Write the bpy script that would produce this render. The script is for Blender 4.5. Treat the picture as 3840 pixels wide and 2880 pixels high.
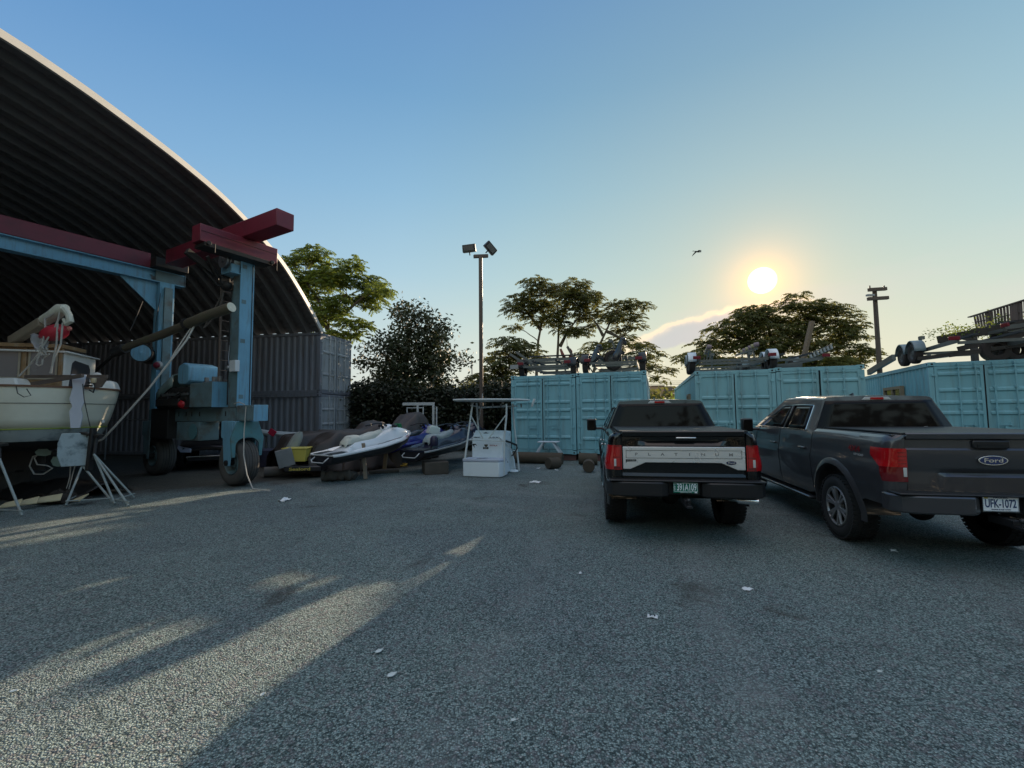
import bpy, bmesh, math, random
from mathutils import Vector, Matrix, Euler
for o in list(bpy.data.objects): bpy.data.objects.remove(o)
S=bpy.context.scene; COL=S.collection; R=math.radians; PI=math.pi
# ---------------------------------------------------------------- camera
PIT,ROL,CH,FPX=R(3.7617),R(-.5508),1.7322,1643.33
F=Vector((0,math.cos(PIT),math.sin(PIT)));_r=Vector((1,0,0));_u=Vector((0,-math.sin(PIT),math.cos(PIT)))
RT=_r*math.cos(ROL)+_u*math.sin(ROL);UP=-_r*math.sin(ROL)+_u*math.cos(ROL);CP=Vector((0,0,CH))
cd=bpy.data.cameras.new('camera');cam=bpy.data.objects.new('camera',cd);COL.objects.link(cam)
cd.sensor_width=36;cd.lens=FPX/3840*36;cd.clip_start=.05;cd.clip_end=9000
m=Matrix((( RT.x,UP.x,-F.x,0),(RT.y,UP.y,-F.y,0),(RT.z,UP.z,-F.z,CH),(0,0,0,1)))
cam.matrix_world=m;S.camera=cam
# ---------------------------------------------------------------- sky, sun, exposure
SUNEL,SUNAZ=R(14.57),R(30.25)
SD=Vector((math.sin(SUNAZ)*math.cos(SUNEL),math.cos(SUNAZ)*math.cos(SUNEL),math.sin(SUNEL)))
W=bpy.data.worlds.new("World");S.world=W;W.use_nodes=True
nt=W.node_tree;nt.nodes.clear();N=nt.nodes.new;L=nt.links.new
out=N('ShaderNodeOutputWorld');bg=N('ShaderNodeBackground');L(bg.outputs[0],out.inputs[0])
sky=N('ShaderNodeTexSky');sky.sky_type='NISHITA';sky.sun_disc=False;sky.sun_elevation=SUNEL;sky.sun_rotation=SUNAZ
sky.air_density=1.0;sky.dust_density=1.2;sky.ozone_density=1.6
tc=N('ShaderNodeTexCoord')
def mth(op,a=None,b=None,c=None,clamp=False):
    n=N('ShaderNodeMath');n.operation=op;n.use_clamp=clamp
    for i,x in enumerate((a,b,c)):
        if x is None: continue
        if isinstance(x,(int,float)): n.inputs[i].default_value=x
        else: L(x,n.inputs[i])
    return n.outputs[0]
def mixc(fac,a,b,mode='MIX'):
    n=N('ShaderNodeMix');n.data_type='RGBA';n.blend_type=mode
    for i,x in ((0,fac),(6,a),(7,b)):
        if isinstance(x,(int,float)): n.inputs[i].default_value=x
        elif isinstance(x,tuple): n.inputs[i].default_value=(*x,1)
        else: L(x,n.inputs[i])
    return n.outputs[2]
dn=N('ShaderNodeVectorMath');dn.operation='NORMALIZE';L(tc.outputs['Generated'],dn.inputs[0])
dt=N('ShaderNodeVectorMath');dt.operation='DOT_PRODUCT';L(dn.outputs[0],dt.inputs[0]);dt.inputs[1].default_value=SD
sp=N('ShaderNodeSeparateXYZ');L(dn.outputs[0],sp.inputs[0])
ang=mth('ARCCOSINE',mth('MINIMUM',dt.outputs['Value'],1.0))          # radians from the sun
# compress the bright part of the sky round the sun the way haze does, and tint
hz=mth('POWER',mth('SUBTRACT',1.0,mth('MAXIMUM',sp.outputs[2],0.0)),6.0)
def vm(op,a,b):
    n=N('ShaderNodeVectorMath');n.operation=op
    for i,x in enumerate((a,b)):
        if isinstance(x,tuple): n.inputs[i].default_value=x
        else: L(x,n.inputs[i])
    return n.outputs[0]
def vm(op,a,b):
    n=N('ShaderNodeVectorMath');n.operation=op
    for i,x in enumerate((a,b)):
        if isinstance(x,tuple): n.inputs[i].default_value=x
        else: L(x,n.inputs[i])
    return n.outputs[0]
pre=vm('MULTIPLY',vm('MAXIMUM',sky.outputs[0],(0,0,0)),(2.2,2.6,2.6))
nish=vm('DIVIDE',pre,vm('ADD',(1,1,1),vm('MULTIPLY',pre,(1/8.0,1/8.4,1/8.6))))
# clear-evening gradient by elevation, bluer away from the sun, brightened overhead and behind as fill
er=N('ShaderNodeValToRGB');L(sp.outputs[2],er.inputs[0]);E_=er.color_ramp.elements
E_[0].position=0.0;E_[0].color=(.80,.74,.58,1);E_[1].position=1.0;E_[1].color=(1.25,1.10,.95,1)
for p_,c_ in ((.10,(.72,.75,.64)),(.20,(.56,.69,.66)),(.30,(.42,.61,.68)),(.45,(.27,.485,.645)),(.60,(.16,.355,.56)),(.74,(.115,.27,.50)),(.84,(.60,.62,.66))):
    e_=E_.new(p_);e_.color=(*c_,1)
ar=N('ShaderNodeValToRGB');L(mth('MULTIPLY',ang,1/PI),ar.inputs[0]);A_=ar.color_ramp.elements
A_[0].position=0.0;A_[0].color=(1.0,.90,.66,1);A_[1].position=1.0;A_[1].color=(3.0,2.3,1.75,1)
for p_,c_ in ((.07,(1.0,.95,.78)),(.16,(1.0,.99,.90)),(.24,(.95,.98,1.0)),(.34,(.80,.88,1.0)),(.48,(.62,.73,.98)),(.60,(2.6,2.1,1.65))):
    e_=A_.new(p_);e_.color=(*c_,1)
grad=vm('MULTIPLY',vm('MULTIPLY',er.outputs[0],ar.outputs[0]),(7.6,7.6,7.9))
base=mixc(.85,nish,grad)
# thin low clouds, in sky direction space
mp=N('ShaderNodeMapping');L(dn.outputs[0],mp.inputs[0]);mp.inputs['Rotation'].default_value=(0,0,-SUNAZ);mp.inputs['Scale'].default_value=(3.2,3.2,15)
no=N('ShaderNodeTexNoise');L(mp.outputs[0],no.inputs[0]);no.inputs['Scale'].default_value=1.25;no.inputs['Detail'].default_value=8;no.inputs['Roughness'].default_value=.55
cr=N('ShaderNodeValToRGB');L(no.outputs[0],cr.inputs[0]);cr.color_ramp.elements[0].position=.50;cr.color_ramp.elements[1].position=.70
band=mth('MULTIPLY',mth('MULTIPLY',mth('SUBTRACT',.33,sp.outputs[2]),5.0,clamp=True),mth('MULTIPLY',mth('SUBTRACT',sp.outputs[2],.0),14.0,clamp=True))
near=mth('EXPONENT',mth('MULTIPLY',mth('MULTIPLY',ang,ang),-9.0))
cl=mth('MULTIPLY',mth('MULTIPLY',cr.outputs[0],band),mth('ADD',.25,mth('MULTIPLY',near,.5)))
base=mixc(mth('MULTIPLY',cl,.55),base,(5.5,5.0,5.0))
# one larger grey cloud bank left of and below the sun with a lit rim
def bank(az,el,wa,we,tilt,seed):
    d=Vector((math.sin(R(az))*math.cos(R(el)),math.cos(R(az))*math.cos(R(el)),math.sin(R(el))))
    rt=Vector((math.cos(R(az)),-math.sin(R(az)),0));up=rt.cross(d)*1.0
    a=N('ShaderNodeVectorMath');a.operation='DOT_PRODUCT';L(dn.outputs[0],a.inputs[0]);a.inputs[1].default_value=rt
    b=N('ShaderNodeVectorMath');b.operation='DOT_PRODUCT';L(dn.outputs[0],b.inputs[0]);b.inputs[1].default_value=up
    fr=N('ShaderNodeVectorMath');fr.operation='DOT_PRODUCT';L(dn.outputs[0],fr.inputs[0]);fr.inputs[1].default_value=d
    n2=N('ShaderNodeTexNoise');L(dn.outputs[0],n2.inputs[0]);n2.inputs['Scale'].default_value=26;n2.inputs['Detail'].default_value=7
    w=mth('MULTIPLY',mth('SUBTRACT',n2.outputs[0],.5),.03)
    A=a.outputs['Value'];B=mth('SUBTRACT',mth('ADD',b.outputs['Value'],w),mth('MULTIPLY',A,tilt))
    x=mth('DIVIDE',A,math.sin(R(wa)));y=mth('DIVIDE',B,math.sin(R(we)))
    r2=mth('ADD',mth('MULTIPLY',x,x),mth('MULTIPLY',y,y))
    fm=mth('GREATER_THAN',fr.outputs['Value'],0.0)
    body=mth('MULTIPLY',mth('MULTIPLY',mth('SUBTRACT',1.0,r2),2.2,clamp=True),fm)
    rim=mth('MULTIPLY',mth('MULTIPLY',mth('SUBTRACT',1.0,mth('ABSOLUTE',mth('SUBTRACT',r2,1.0))),1.4,clamp=True),fm)
    rim=mth('MULTIPLY',rim,mth('GREATER_THAN',y,-.2))
    return body,mth('POWER',rim,3.0)
for (az,el,wa,we,ti) in ((22.5,9.6,7.5,1.5,.23),(30.5,11.6,4.2,.45,.02)):
    b1,r1=bank(az,el,wa,we,ti,0)
    base=mixc(mth('MULTIPLY',b1,.60),base,(4.0,4.1,4.6))
    base=mixc(mth('MULTIPLY',r1,.36),base,(11.5,8.4,5.2))
# aureole and the sun's own disc
h1=mth('EXPONENT',mth('MULTIPLY',ang,-1/R(2.0)));h2=mth('EXPONENT',mth('MULTIPLY',ang,-1/R(9.0)))
base=mixc(1.0,base,mixc(h1,(0,0,0),(11,4.4,.3)),'ADD')
base=mixc(1.0,base,mixc(h2,(0,0,0),(1.0,.35,-.45)),'ADD')
disc=mth('MULTIPLY',mth('SUBTRACT',R(1.48),ang),1/R(.55),clamp=True)
base=mixc(disc,base,(60,52,34))
L(base,bg.inputs[0]);bg.inputs[1].default_value=.080
sl=bpy.data.lights.new('sun','SUN');sl.energy=5.0;sl.angle=R(.5);sl.color=(1,.79,.56)
so=bpy.data.objects.new('sun',sl);COL.objects.link(so);so.rotation_euler=SD.to_track_quat('Z','Y').to_euler()
S.view_settings.view_transform='Standard';S.view_settings.look='None';S.view_settings.exposure=.80;S.view_settings.gamma=1
S.render.engine='CYCLES';S.cycles.use_denoising=True;S.cycles.max_bounces=6
# ---------------------------------------------------------------- pixel -> world helpers (photo measured at 3840x2880)
def ray(u,v): return F+RT*((u-1920)/FPX)-UP*((v-1440)/FPX)
def atY(u,v,Y): d=ray(u,v);return CP+d*(Y/d.y)
def gnd(u,v,z=0): d=ray(u,v);return CP+d*((z-CH)/d.z)
# ---------------------------------------------------------------- materials
MATS={}
def mat(name,col,rough=.6,metal=0.,var=.0,vscale=3.,bump=0.,bscale=40.,coat=0.,spec=.5,dirt=None,dscale=1.5,damt=.5,trans=0.,ior=1.45,emit=None,streak=False,alpha=1.,detail=6.):
    if name in MATS: return MATS[name]
    M=bpy.data.materials.new(name);M.use_nodes=True;t=M.node_tree;b=t.nodes['Principled BSDF'];l=t.links.new
    b.inputs['Base Color'].default_value=(*col,1);b.inputs['Roughness'].default_value=rough;b.inputs['Metallic'].default_value=metal
    b.inputs['Coat Weight'].default_value=coat;b.inputs['Coat Roughness'].default_value=.04;b.inputs['Specular IOR Level'].default_value=spec
    b.inputs['Transmission Weight'].default_value=trans;b.inputs['IOR'].default_value=ior;b.inputs['Alpha'].default_value=alpha
    if emit: b.inputs['Emission Color'].default_value=(*emit[0],1);b.inputs['Emission Strength'].default_value=emit[1]
    c=t.nodes.new('ShaderNodeTexCoord');src=None
    if var>0:
        n=t.nodes.new('ShaderNodeTexNoise');n.inputs['Scale'].default_value=vscale;n.inputs['Detail'].default_value=detail;l(c.outputs['Object'],n.inputs[0])
        mx=t.nodes.new('ShaderNodeMix');mx.data_type='RGBA';l(n.outputs[0],mx.inputs[0])
        mx.inputs[6].default_value=(*[max(0,x*(1-var)) for x in col],1);mx.inputs[7].default_value=(*[min(1,x*(1+var)) for x in col],1)
        src=mx.outputs[2]
        rr=t.nodes.new('ShaderNodeMapRange');l(n.outputs[0],rr.inputs[0]);rr.inputs[3].default_value=max(.02,rough-.12);rr.inputs[4].default_value=min(1,rough+.12);l(rr.outputs[0],b.inputs['Roughness'])
    if dirt:
        mp=t.nodes.new('ShaderNodeMapping');l(c.outputs['Object'],mp.inputs[0])
        if streak: mp.inputs['Scale'].default_value=(6,6,.5)
        n=t.nodes.new('ShaderNodeTexNoise');n.inputs['Scale'].default_value=dscale;n.inputs['Detail'].default_value=9;n.inputs['Roughness'].default_value=.62;l(mp.outputs[0],n.inputs[0])
        rp=t.nodes.new('ShaderNodeValToRGB');rp.color_ramp.elements[0].position=.5;rp.color_ramp.elements[1].position=.72;rp.color_ramp.elements[1].color=(damt,damt,damt,1);l(n.outputs[0],rp.inputs[0])
        mx=t.nodes.new('ShaderNodeMix');mx.data_type='RGBA';l(rp.outputs[0],mx.inputs[0])
        if src: l(src,mx.inputs[6])
        else: mx.inputs[6].default_value=(*col,1)
        mx.inputs[7].default_value=(*dirt,1);src=mx.outputs[2]
    if src: l(src,b.inputs['Base Color'])
    if bump>0:
        n=t.nodes.new('ShaderNodeTexNoise');n.inputs['Scale'].default_value=bscale;n.inputs['Detail'].default_value=5;l(c.outputs['Object'],n.inputs[0])
        bp=t.nodes.new('ShaderNodeBump');bp.inputs['Strength'].default_value=bump;bp.inputs['Distance'].default_value=.01;l(n.outputs[0],bp.inputs['Height']);l(bp.outputs[0],b.inputs['Normal'])
    MATS[name]=M;return M
def leafmat(name,col,tr=.45,hue=.25):
    M=bpy.data.materials.new(name);M.use_nodes=True;t=M.node_tree;b=t.nodes['Principled BSDF'];l=t.links.new
    o=t.nodes['Material Output'];c=t.nodes.new('ShaderNodeTexCoord');n=t.nodes.new('ShaderNodeTexNoise');n.inputs['Scale'].default_value=1.1;n.inputs['Detail'].default_value=5;l(c.outputs['Object'],n.inputs[0])
    mx=t.nodes.new('ShaderNodeMix');mx.data_type='RGBA';l(n.outputs[0],mx.inputs[0])
    mx.inputs[6].default_value=(col[0]*.7,col[1]*.75,col[2]*.8,1);mx.inputs[7].default_value=(col[0]*(1.3+hue),col[1]*1.3,col[2]*1.0,1)
    l(mx.outputs[2],b.inputs['Base Color']);b.inputs['Roughness'].default_value=.55
    tr_=t.nodes.new('ShaderNodeBsdfTranslucent');hs=t.nodes.new('ShaderNodeHueSaturation');l(mx.outputs[2],hs.inputs['Color']);hs.inputs['Value'].default_value=1.7;hs.inputs['Hue'].default_value=.49;l(hs.outputs[0],tr_.inputs[0])
    ms=t.nodes.new('ShaderNodeMixShader');ms.inputs[0].default_value=tr;l(b.outputs[0],ms.inputs[1]);l(tr_.outputs[0],ms.inputs[2]);l(ms.outputs[0],o.inputs[0])
    return M
# ---------------------------------------------------------------- mesh builder
def basis(d):
    d=d.normalized();a=Vector((0,0,1)) if abs(d.z)<.95 else Vector((1,0,0))
    x=d.cross(a).normalized();return x,x.cross(d).normalized()
class MB:
    def __init__(s): s.bm=bmesh.new()
    def poly(s,pts):
        try: return s.bm.faces.new([s.bm.verts.new(p) for p in pts])
        except ValueError: return None
    def hull(s,pts,faces):
        v=[s.bm.verts.new(p) for p in pts]
        for f in faces: s.bm.faces.new([v[i] for i in f])
        return s
    def box(s,c,sz,rot=None,taper=(1,1)):
        c=Vector(c);x,y,z=[a/2 for a in sz]
        P=[Vector((i*x*(taper[0] if k>0 else 1),j*y*(taper[1] if k>0 else 1),k*z)) for k in(-1,1) for j in(-1,1) for i in(-1,1)]
        if rot is not None:
            if not isinstance(rot,Matrix): rot=Euler(rot).to_matrix()
            P=[rot@p for p in P]
        s.hull([c+p for p in P],[(0,2,3,1),(4,5,7,6),(0,1,5,4),(2,6,7,3),(0,4,6,2),(1,3,7,5)]);return s
    def b2(s,x0,x1,y0,y1,z0,z1): return s.box(((x0+x1)/2,(y0+y1)/2,(z0+z1)/2),(abs(x1-x0),abs(y1-y0),abs(z1-z0)))
    def beam(s,a,b,w,h,up=None):
        a=Vector(a);b=Vector(b);d=(b-a)
        if up is None: x,z=basis(d)
        else:
            x=d.cross(Vector(up)).normalized();z=x.cross(d.normalized())
        P=[]
        for e in(a,b):
            for (i,j) in((-1,-1),(1,-1),(1,1),(-1,1)): P.append(e+x*i*w/2+z*j*h/2)
        s.hull(P,[(3,2,1,0),(4,5,6,7),(0,1,5,4),(1,2,6,5),(2,3,7,6),(3,0,4,7)]);return s
    def tube(s,pts,r,n=8,cap=True,flat=1.):
        pts=[Vector(p) for p in pts];k=len(pts);rr=r if isinstance(r,(list,tuple)) else [r]*k
        rings=[];px=None
        for i,p in enumerate(pts):
            d=(pts[min(i+1,k-1)]-pts[max(i-1,0)])
            if d.length<1e-9: d=Vector((0,0,1))
            d.normalize()
            if px is None: x,y=basis(d)
            else:
                x=(px-d*px.dot(d))
                x=x.normalized() if x.length>1e-6 else basis(d)[0]
                y=x.cross(d).normalized()
            px=x
            rings.append([s.bm.verts.new(p+(x*math.cos(2*PI*j/n)+y*math.sin(2*PI*j/n)*flat)*rr[i]) for j in range(n)])
        for a,b in zip(rings,rings[1:]):
            for j in range(n): s.bm.faces.new((a[j],a[(j+1)%n],b[(j+1)%n],b[j]))
        if cap:
            s.bm.faces.new(rings[0][::-1]);s.bm.faces.new(rings[-1])
        return s
    def cyl(s,a,b,r,n=16,r2=None): return s.tube([a,b],[r,r if r2 is None else r2],n)
    def lathe(s,prof,c,ax,n=32,close=False):
        c=Vector(c);ax=Vector(ax).normalized();x,y=basis(ax);rings=[]
        for (r,h) in prof: rings.append([s.bm.verts.new(c+ax*h+(x*math.cos(2*PI*j/n)+y*math.sin(2*PI*j/n))*r) for j in range(n)])
        Z=list(zip(rings,rings[1:]))
        if close: Z.append((rings[-1],rings[0]))
        for a,b in Z:
            for j in range(n): s.bm.faces.new((a[j],a[(j+1)%n],b[(j+1)%n],b[j]))
        return s
    def grid(s,f,nu,nv,wrap=False):
        V=[[s.bm.verts.new(f(i/nu,j/nv)) for j in range(nv+1)] for i in range(nu+1)]
        for i in range(nu):
            for j in range(nv): s.bm.faces.new((V[i][j],V[i+1][j],V[i+1][j+1],V[i][j+1]))
        return s
    def rows(s,RW,close=False):
        V=[[s.bm.verts.new(p) for p in r] for r in RW]
        for a,b in zip(V,V[1:]):
            n=len(a)
            for j in range(n if close else n-1): s.bm.faces.new((a[j],a[(j+1)%n],b[(j+1)%n],b[j]))
        return V
    def ell(s,c,r,nu=16,nv=10,noise=0,seed=0):
        rnd=random.Random(seed);c=Vector(c)
        def f(a,b):
            t=a*2*PI;p=(b-.5)*PI
            return c+Vector((r[0]*math.cos(t)*math.cos(p),r[1]*math.sin(t)*math.cos(p),r[2]*math.sin(p)))
        s.grid(f,nu,nv)
        bmesh.ops.remove_doubles(s.bm,verts=s.bm.verts,dist=1e-4);return s
    def prism(s,pts,d):       # planar outline extruded by vector d
        d=Vector(d);pts=[Vector(p) for p in pts];n=len(pts)
        a=[s.bm.verts.new(p) for p in pts];b=[s.bm.verts.new(p+d) for p in pts]
        s.bm.faces.new(a[::-1]);s.bm.faces.new(b)
        for i in range(n): s.bm.faces.new((a[i],a[(i+1)%n],b[(i+1)%n],b[i]))
        return s
    def build(s,name,m,parent=None,ang=35,bevel=0,solid=0,subs=0,fix=True):
        if fix: bmesh.ops.recalc_face_normals(s.bm,faces=s.bm.faces)
        me=bpy.data.meshes.new(name);s.bm.to_mesh(me);s.bm.free();me.materials.append(m)
        me.polygons.foreach_set('use_smooth',[True]*len(me.polygons));me.set_sharp_from_angle(angle=R(ang))
        o=bpy.data.objects.new(name,me);COL.objects.link(o)
        if parent: o.parent=parent
        if solid: k=o.modifiers.new('s','SOLIDIFY');k.thickness=solid;k.offset=-1
        if subs: k=o.modifiers.new('u','SUBSURF');k.levels=k.render_levels=subs
        if bevel: k=o.modifiers.new('b','BEVEL');k.width=bevel;k.segments=2;k.limit_method='ANGLE';k.angle_limit=R(40);k.harden_normals=False
        return o
def tag(o,label=None,cat=None,group=None,kind=None):
    if label:o['label']=label
    if cat:o['category']=cat
    if group:o['group']=group
    if kind:o['kind']=kind
    return o
def thing(name,label,cat,loc=(0,0,0),rz=0,group=None,rot=None):
    o=bpy.data.objects.new(name,None);COL.objects.link(o);o.location=loc;o.rotation_euler=rot if rot else (0,0,rz);o.empty_display_size=.3
    return tag(o,label,cat,group)
def copy_tree(o,parent=None):
    c=o.copy();COL.objects.link(c)
    if parent:c.parent=parent
    for ch in list(o.children): copy_tree(ch,c)
    return c
def lettering(name,body,size,m,parent,loc,rot,sx=1.,ext=.001,space=1.,w=None):
    cu=bpy.data.curves.new('t','FONT');cu.body=body;cu.size=size;cu.extrude=ext;cu.align_x='CENTER';cu.align_y='CENTER';cu.space_character=space;cu.offset=size*.018
    t=bpy.data.objects.new('t',cu);COL.objects.link(t)
    dg=bpy.context.evaluated_depsgraph_get();me=bpy.data.meshes.new_from_object(t.evaluated_get(dg));bpy.data.objects.remove(t)
    me.name=name;me.materials.clear();me.materials.append(m)
    if w:
        xs=[v.co.x for v in me.vertices];k=w/(max(xs)-min(xs));sx=k
    for v in me.vertices: v.co.x*=sx
    M=Matrix.Translation(loc)@Euler(rot).to_matrix().to_4x4();me.transform(M)
    o=bpy.data.objects.new(name,me);COL.objects.link(o);o.parent=parent;return o
# ================================================================ GROUND
def ground_mat():
    M=bpy.data.materials.new('gravel_ground');M.use_nodes=True;t=M.node_tree;b=t.nodes['Principled BSDF'];l=t.links.new;n_=t.nodes.new
    def m_(op,a=None,b_=None,clamp=False):
        n=n_('ShaderNodeMath');n.operation=op;n.use_clamp=clamp
        for i,x in enumerate((a,b_)):
            if x is None: continue
            if isinstance(x,(int,float)): n.inputs[i].default_value=x
            else: l(x,n.inputs[i])
        return n.outputs[0]
    def mix(f,a,c,mode='MIX'):
        n=n_('ShaderNodeMix');n.data_type='RGBA';n.blend_type=mode
        for i,x in ((0,f),(6,a),(7,c)):
            if isinstance(x,(int,float)): n.inputs[i].default_value=x
            elif isinstance(x,tuple): n.inputs[i].default_value=(*x,1)
            else: l(x,n.inputs[i])
        return n.outputs[2]
    def noise(s,d,r=.5,dist=0):
        n=n_('ShaderNodeTexNoise');n.inputs['Scale'].default_value=s;n.inputs['Detail'].default_value=d;n.inputs['Roughness'].default_value=r;n.inputs['Distortion'].default_value=dist;l(g.outputs['Position'],n.inputs[0]);return n
    def ramp(src,p0,p1,c0=(0,0,0),c1=(1,1,1)):
        r=n_('ShaderNodeValToRGB');e=r.color_ramp.elements;e[0].position=p0;e[1].position=p1;e[0].color=(*c0,1);e[1].color=(*c1,1);l(src,r.inputs[0]);return r.outputs[0]
    g=n_('ShaderNodeNewGeometry')
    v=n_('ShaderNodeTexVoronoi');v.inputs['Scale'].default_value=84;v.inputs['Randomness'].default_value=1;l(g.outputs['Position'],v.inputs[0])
    v2=n_('ShaderNodeTexVoronoi');v2.inputs['Scale'].default_value=34;l(g.outputs['Position'],v2.inputs[0])
    sep=n_('ShaderNodeSeparateColor');l(v.outputs['Color'],sep.inputs[0])
    stone=ramp(sep.outputs[0],.0,1.0,(.055,.086,.084),(.42,.53,.50))
    sep2=n_('ShaderNodeSeparateColor');l(v2.outputs['Color'],sep2.inputs[0])
    stone=mix(m_('MULTIPLY',ramp(sep2.outputs[1],.78,.86),.55),stone,(.25,.235,.24))
    stone=mix(m_('MULTIPLY',ramp(sep.outputs[2],.965,.975),.8),stone,(.55,.55,.52))
    stone=mix(m_('MULTIPLY',ramp(v.outputs['Distance'],.42,.68),.6),stone,(.018,.024,.024))  # dark gaps: dirt and crevice shade between stones, put into the colour
    big=noise(.32,7,.6,.4);mid=noise(1.7,6,.6)
    stone=mix(m_('MULTIPLY',ramp(big.outputs[0],.42,.62),.55),stone,mix(1.0,stone,(.80,.78,.88),'MULTIPLY'))
    stone=mix(m_('MULTIPLY',ramp(mid.outputs[0],.5,.68),.35),stone,mix(1.0,stone,(.62,.60,.62),'MULTIPLY'))
    stone=mix(m_('MULTIPLY',ramp(noise(.75,5,.65,.6).outputs[0],.60,.68),.6),stone,(.045,.035,.028))
    stone=mix(m_('MULTIPLY',ramp(noise(.21,4,.6,1.5).outputs[0],.50,.60),.35),stone,mix(1.0,stone,(1.3,1.28,1.25),'MULTIPLY'))
    # worn tyre tracks: slightly paler packed bands curving across the yard
    ps=n_('ShaderNodeSeparateXYZ');l(g.outputs['Position'],ps.inputs[0])
    wob=m_('MULTIPLY',m_('SUBTRACT',noise(.13,2,.5).outputs[0],.5),3.2);brk=ramp(noise(1.1,5,.7).outputs[0],.40,.62);tot=None
    for (ca,sa,offs) in ((.93,-.36,(-1.6,.15,2.6,4.3)),(.45,.89,(7.2,8.9))):
        tt=m_('ADD',m_('ADD',m_('MULTIPLY',ps.outputs[0],ca),m_('MULTIPLY',ps.outputs[1],sa)),wob)
        for of in offs:
            q=m_('DIVIDE',m_('SUBTRACT',tt,of),.20);q=m_('EXPONENT',m_('MULTIPLY',m_('MULTIPLY',q,q),-1.0));tot=q if tot is None else m_('MAXIMUM',tot,q)
    stone=mix(m_('MULTIPLY',m_('MULTIPLY',tot,brk),.55),stone,mix(.55,stone,(.33,.345,.33)))
    # packed dirt towards the shed
    s=n_('ShaderNodeSeparateXYZ');l(g.outputs['Position'],s.inputs[0])
    d=m_('ADD',m_('MULTIPLY',m_('ADD',s.outputs[0],9.0),-.565),m_('MULTIPLY',m_('SUBTRACT',s.outputs[1],8.9),.825))
    d=m_('ADD',d,m_('MULTIPLY',m_('SUBTRACT',noise(.9,6,.6).outputs[0],.5),2.2))
    d=m_('MULTIPLY',m_('MULTIPLY',d,.9,True),m_('MULTIPLY',m_('SUBTRACT',-2.2,s.outputs[0]),.5,True))
    dirt=mix(noise(6,8,.7).outputs[0],(.045,.038,.030),(.16,.13,.095))
    col=mix(m_('MULTIPLY',d,.85),stone,dirt)
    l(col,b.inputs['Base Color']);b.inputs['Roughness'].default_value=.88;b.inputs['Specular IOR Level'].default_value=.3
    h=m_('SUBTRACT',1.0,m_('MULTIPLY',v.outputs['Distance'],1.0));h=m_('ADD',h,m_('MULTIPLY',sep.outputs[1],.5))
    h=m_('ADD',h,m_('MULTIPLY',m_('SUBTRACT',1.0,v2.outputs['Distance']),.6))
    bp=n_('ShaderNodeBump');bp.inputs['Strength'].default_value=1.0;bp.inputs['Distance'].default_value=.016;l(h,bp.inputs['Height'])
    bp2=n_('ShaderNodeBump');bp2.inputs['Strength'].default_value=.7;bp2.inputs['Distance'].default_value=.10;l(noise(2.2,6,.6).outputs[0],bp2.inputs['Height']);l(bp2.outputs[0],bp.inputs['Normal'])
    l(bp.outputs[0],b.inputs['Normal']);return M
from mathutils import noise as mnoise
def gz(x,y):
    if abs(x)>38 or y<-4 or y>45: return 0.
    k=min(1,(38-abs(x))/8,(y+4)/2,(45-y)/8)
    return k*(.018*mnoise.noise(Vector((x*.55,y*.9,0)))+.008*mnoise.noise(Vector((x*2.1,y*2.3,3))))-.012
xs=[-3000,-800,-200,-80,-45]+[-40+i*.25 for i in range(321)]+[45,80,200,800,3000]
ys=[-3000,-500,-60,-12]+[-5+i*.25 for i in range(205)]+[60,100,300,1000,4000]
b=MB();V=[[b.bm.verts.new((x,y,gz(x,y))) for x in xs] for y in ys]
for i in range(len(ys)-1):
    for j in range(len(xs)-1): b.bm.faces.new((V[i][j],V[i][j+1],V[i+1][j+1],V[i+1][j]))
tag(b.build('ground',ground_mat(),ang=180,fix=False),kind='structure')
# loose stones lying on the gravel near the camera
rnd=random.Random(5);b=MB();c=[(.7,0,0),(0,.8,0),(-.6,.1,0),(0,-.7,.1),(.1,0,.6)]
for i in range(9000):
    y=1.6+rnd.random()**1.6*8;x=(rnd.random()*2-1)*(y*1.25+.4)
    r=rnd.uniform(.004,.011)*(1+.05*y);a=rnd.random()*6.28;ca,sa=math.cos(a)*r,math.sin(a)*r;z=gz(x,y)
    P=[(x+p[0]*ca-p[1]*sa*rnd.uniform(.6,1),y+p[0]*sa+p[1]*ca,z-.001+p[2]*r*rnd.uniform(.7,1.1)) for p in c]
    b.hull(P,[(0,1,4),(1,2,4),(2,3,4),(3,0,4)])
GRAV=mat('loose_stone',(.21,.245,.25),.8,var=.75,vscale=70)
tag(b.build('loose_gravel',GRAV,ang=20),'loose grey stones lying on the gravel yard','gravel',kind='stuff')

# ================================================================ CONTAINERS
BLUE=mat('container_teal_paint',(.195,.400,.460),.5,var=.16,vscale=1.3,dirt=(.14,.17,.17),dscale=1.1,damt=.5,streak=True,bump=.15,bscale=25)
BLUE2=mat('container_teal_paint_faded',(.215,.405,.445),.55,var=.2,vscale=1.1,dirt=(.19,.20,.19),dscale=1.0,damt=.5,streak=True,bump=.15,bscale=25)
GREY=mat('container_grey_paint',(.18,.188,.215),.48,var=.2,vscale=1.0,dirt=(.10,.065,.045),dscale=1.8,damt=.6,streak=True,bump=.12,bscale=20)
GREYD=mat('container_grey_door_gloss',(.40,.42,.43),.16,metal=.1,coat=1.0,var=.2,vscale=1.2,dirt=(.13,.09,.06),dscale=2.2,damt=.5,streak=True,bump=.25,bscale=2.5)
RUST=mat('rusty_steel',(.075,.05,.04),.75,metal=.3,var=.5,vscale=9)
DARKG=mat('dark_gasket',(.012,.015,.018),.8)
CW=2.438
def corr(n_len,per,dep):
    pts=[];x=0
    while x<n_len:
        for (dx,dy) in ((0,0),(.28*per,0),(.5*per,dep),(.78*per,dep)):
            if x+dx<=n_len: pts.append((x+dx,dy))
        x+=per
    pts.append((n_len,0));return pts
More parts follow.
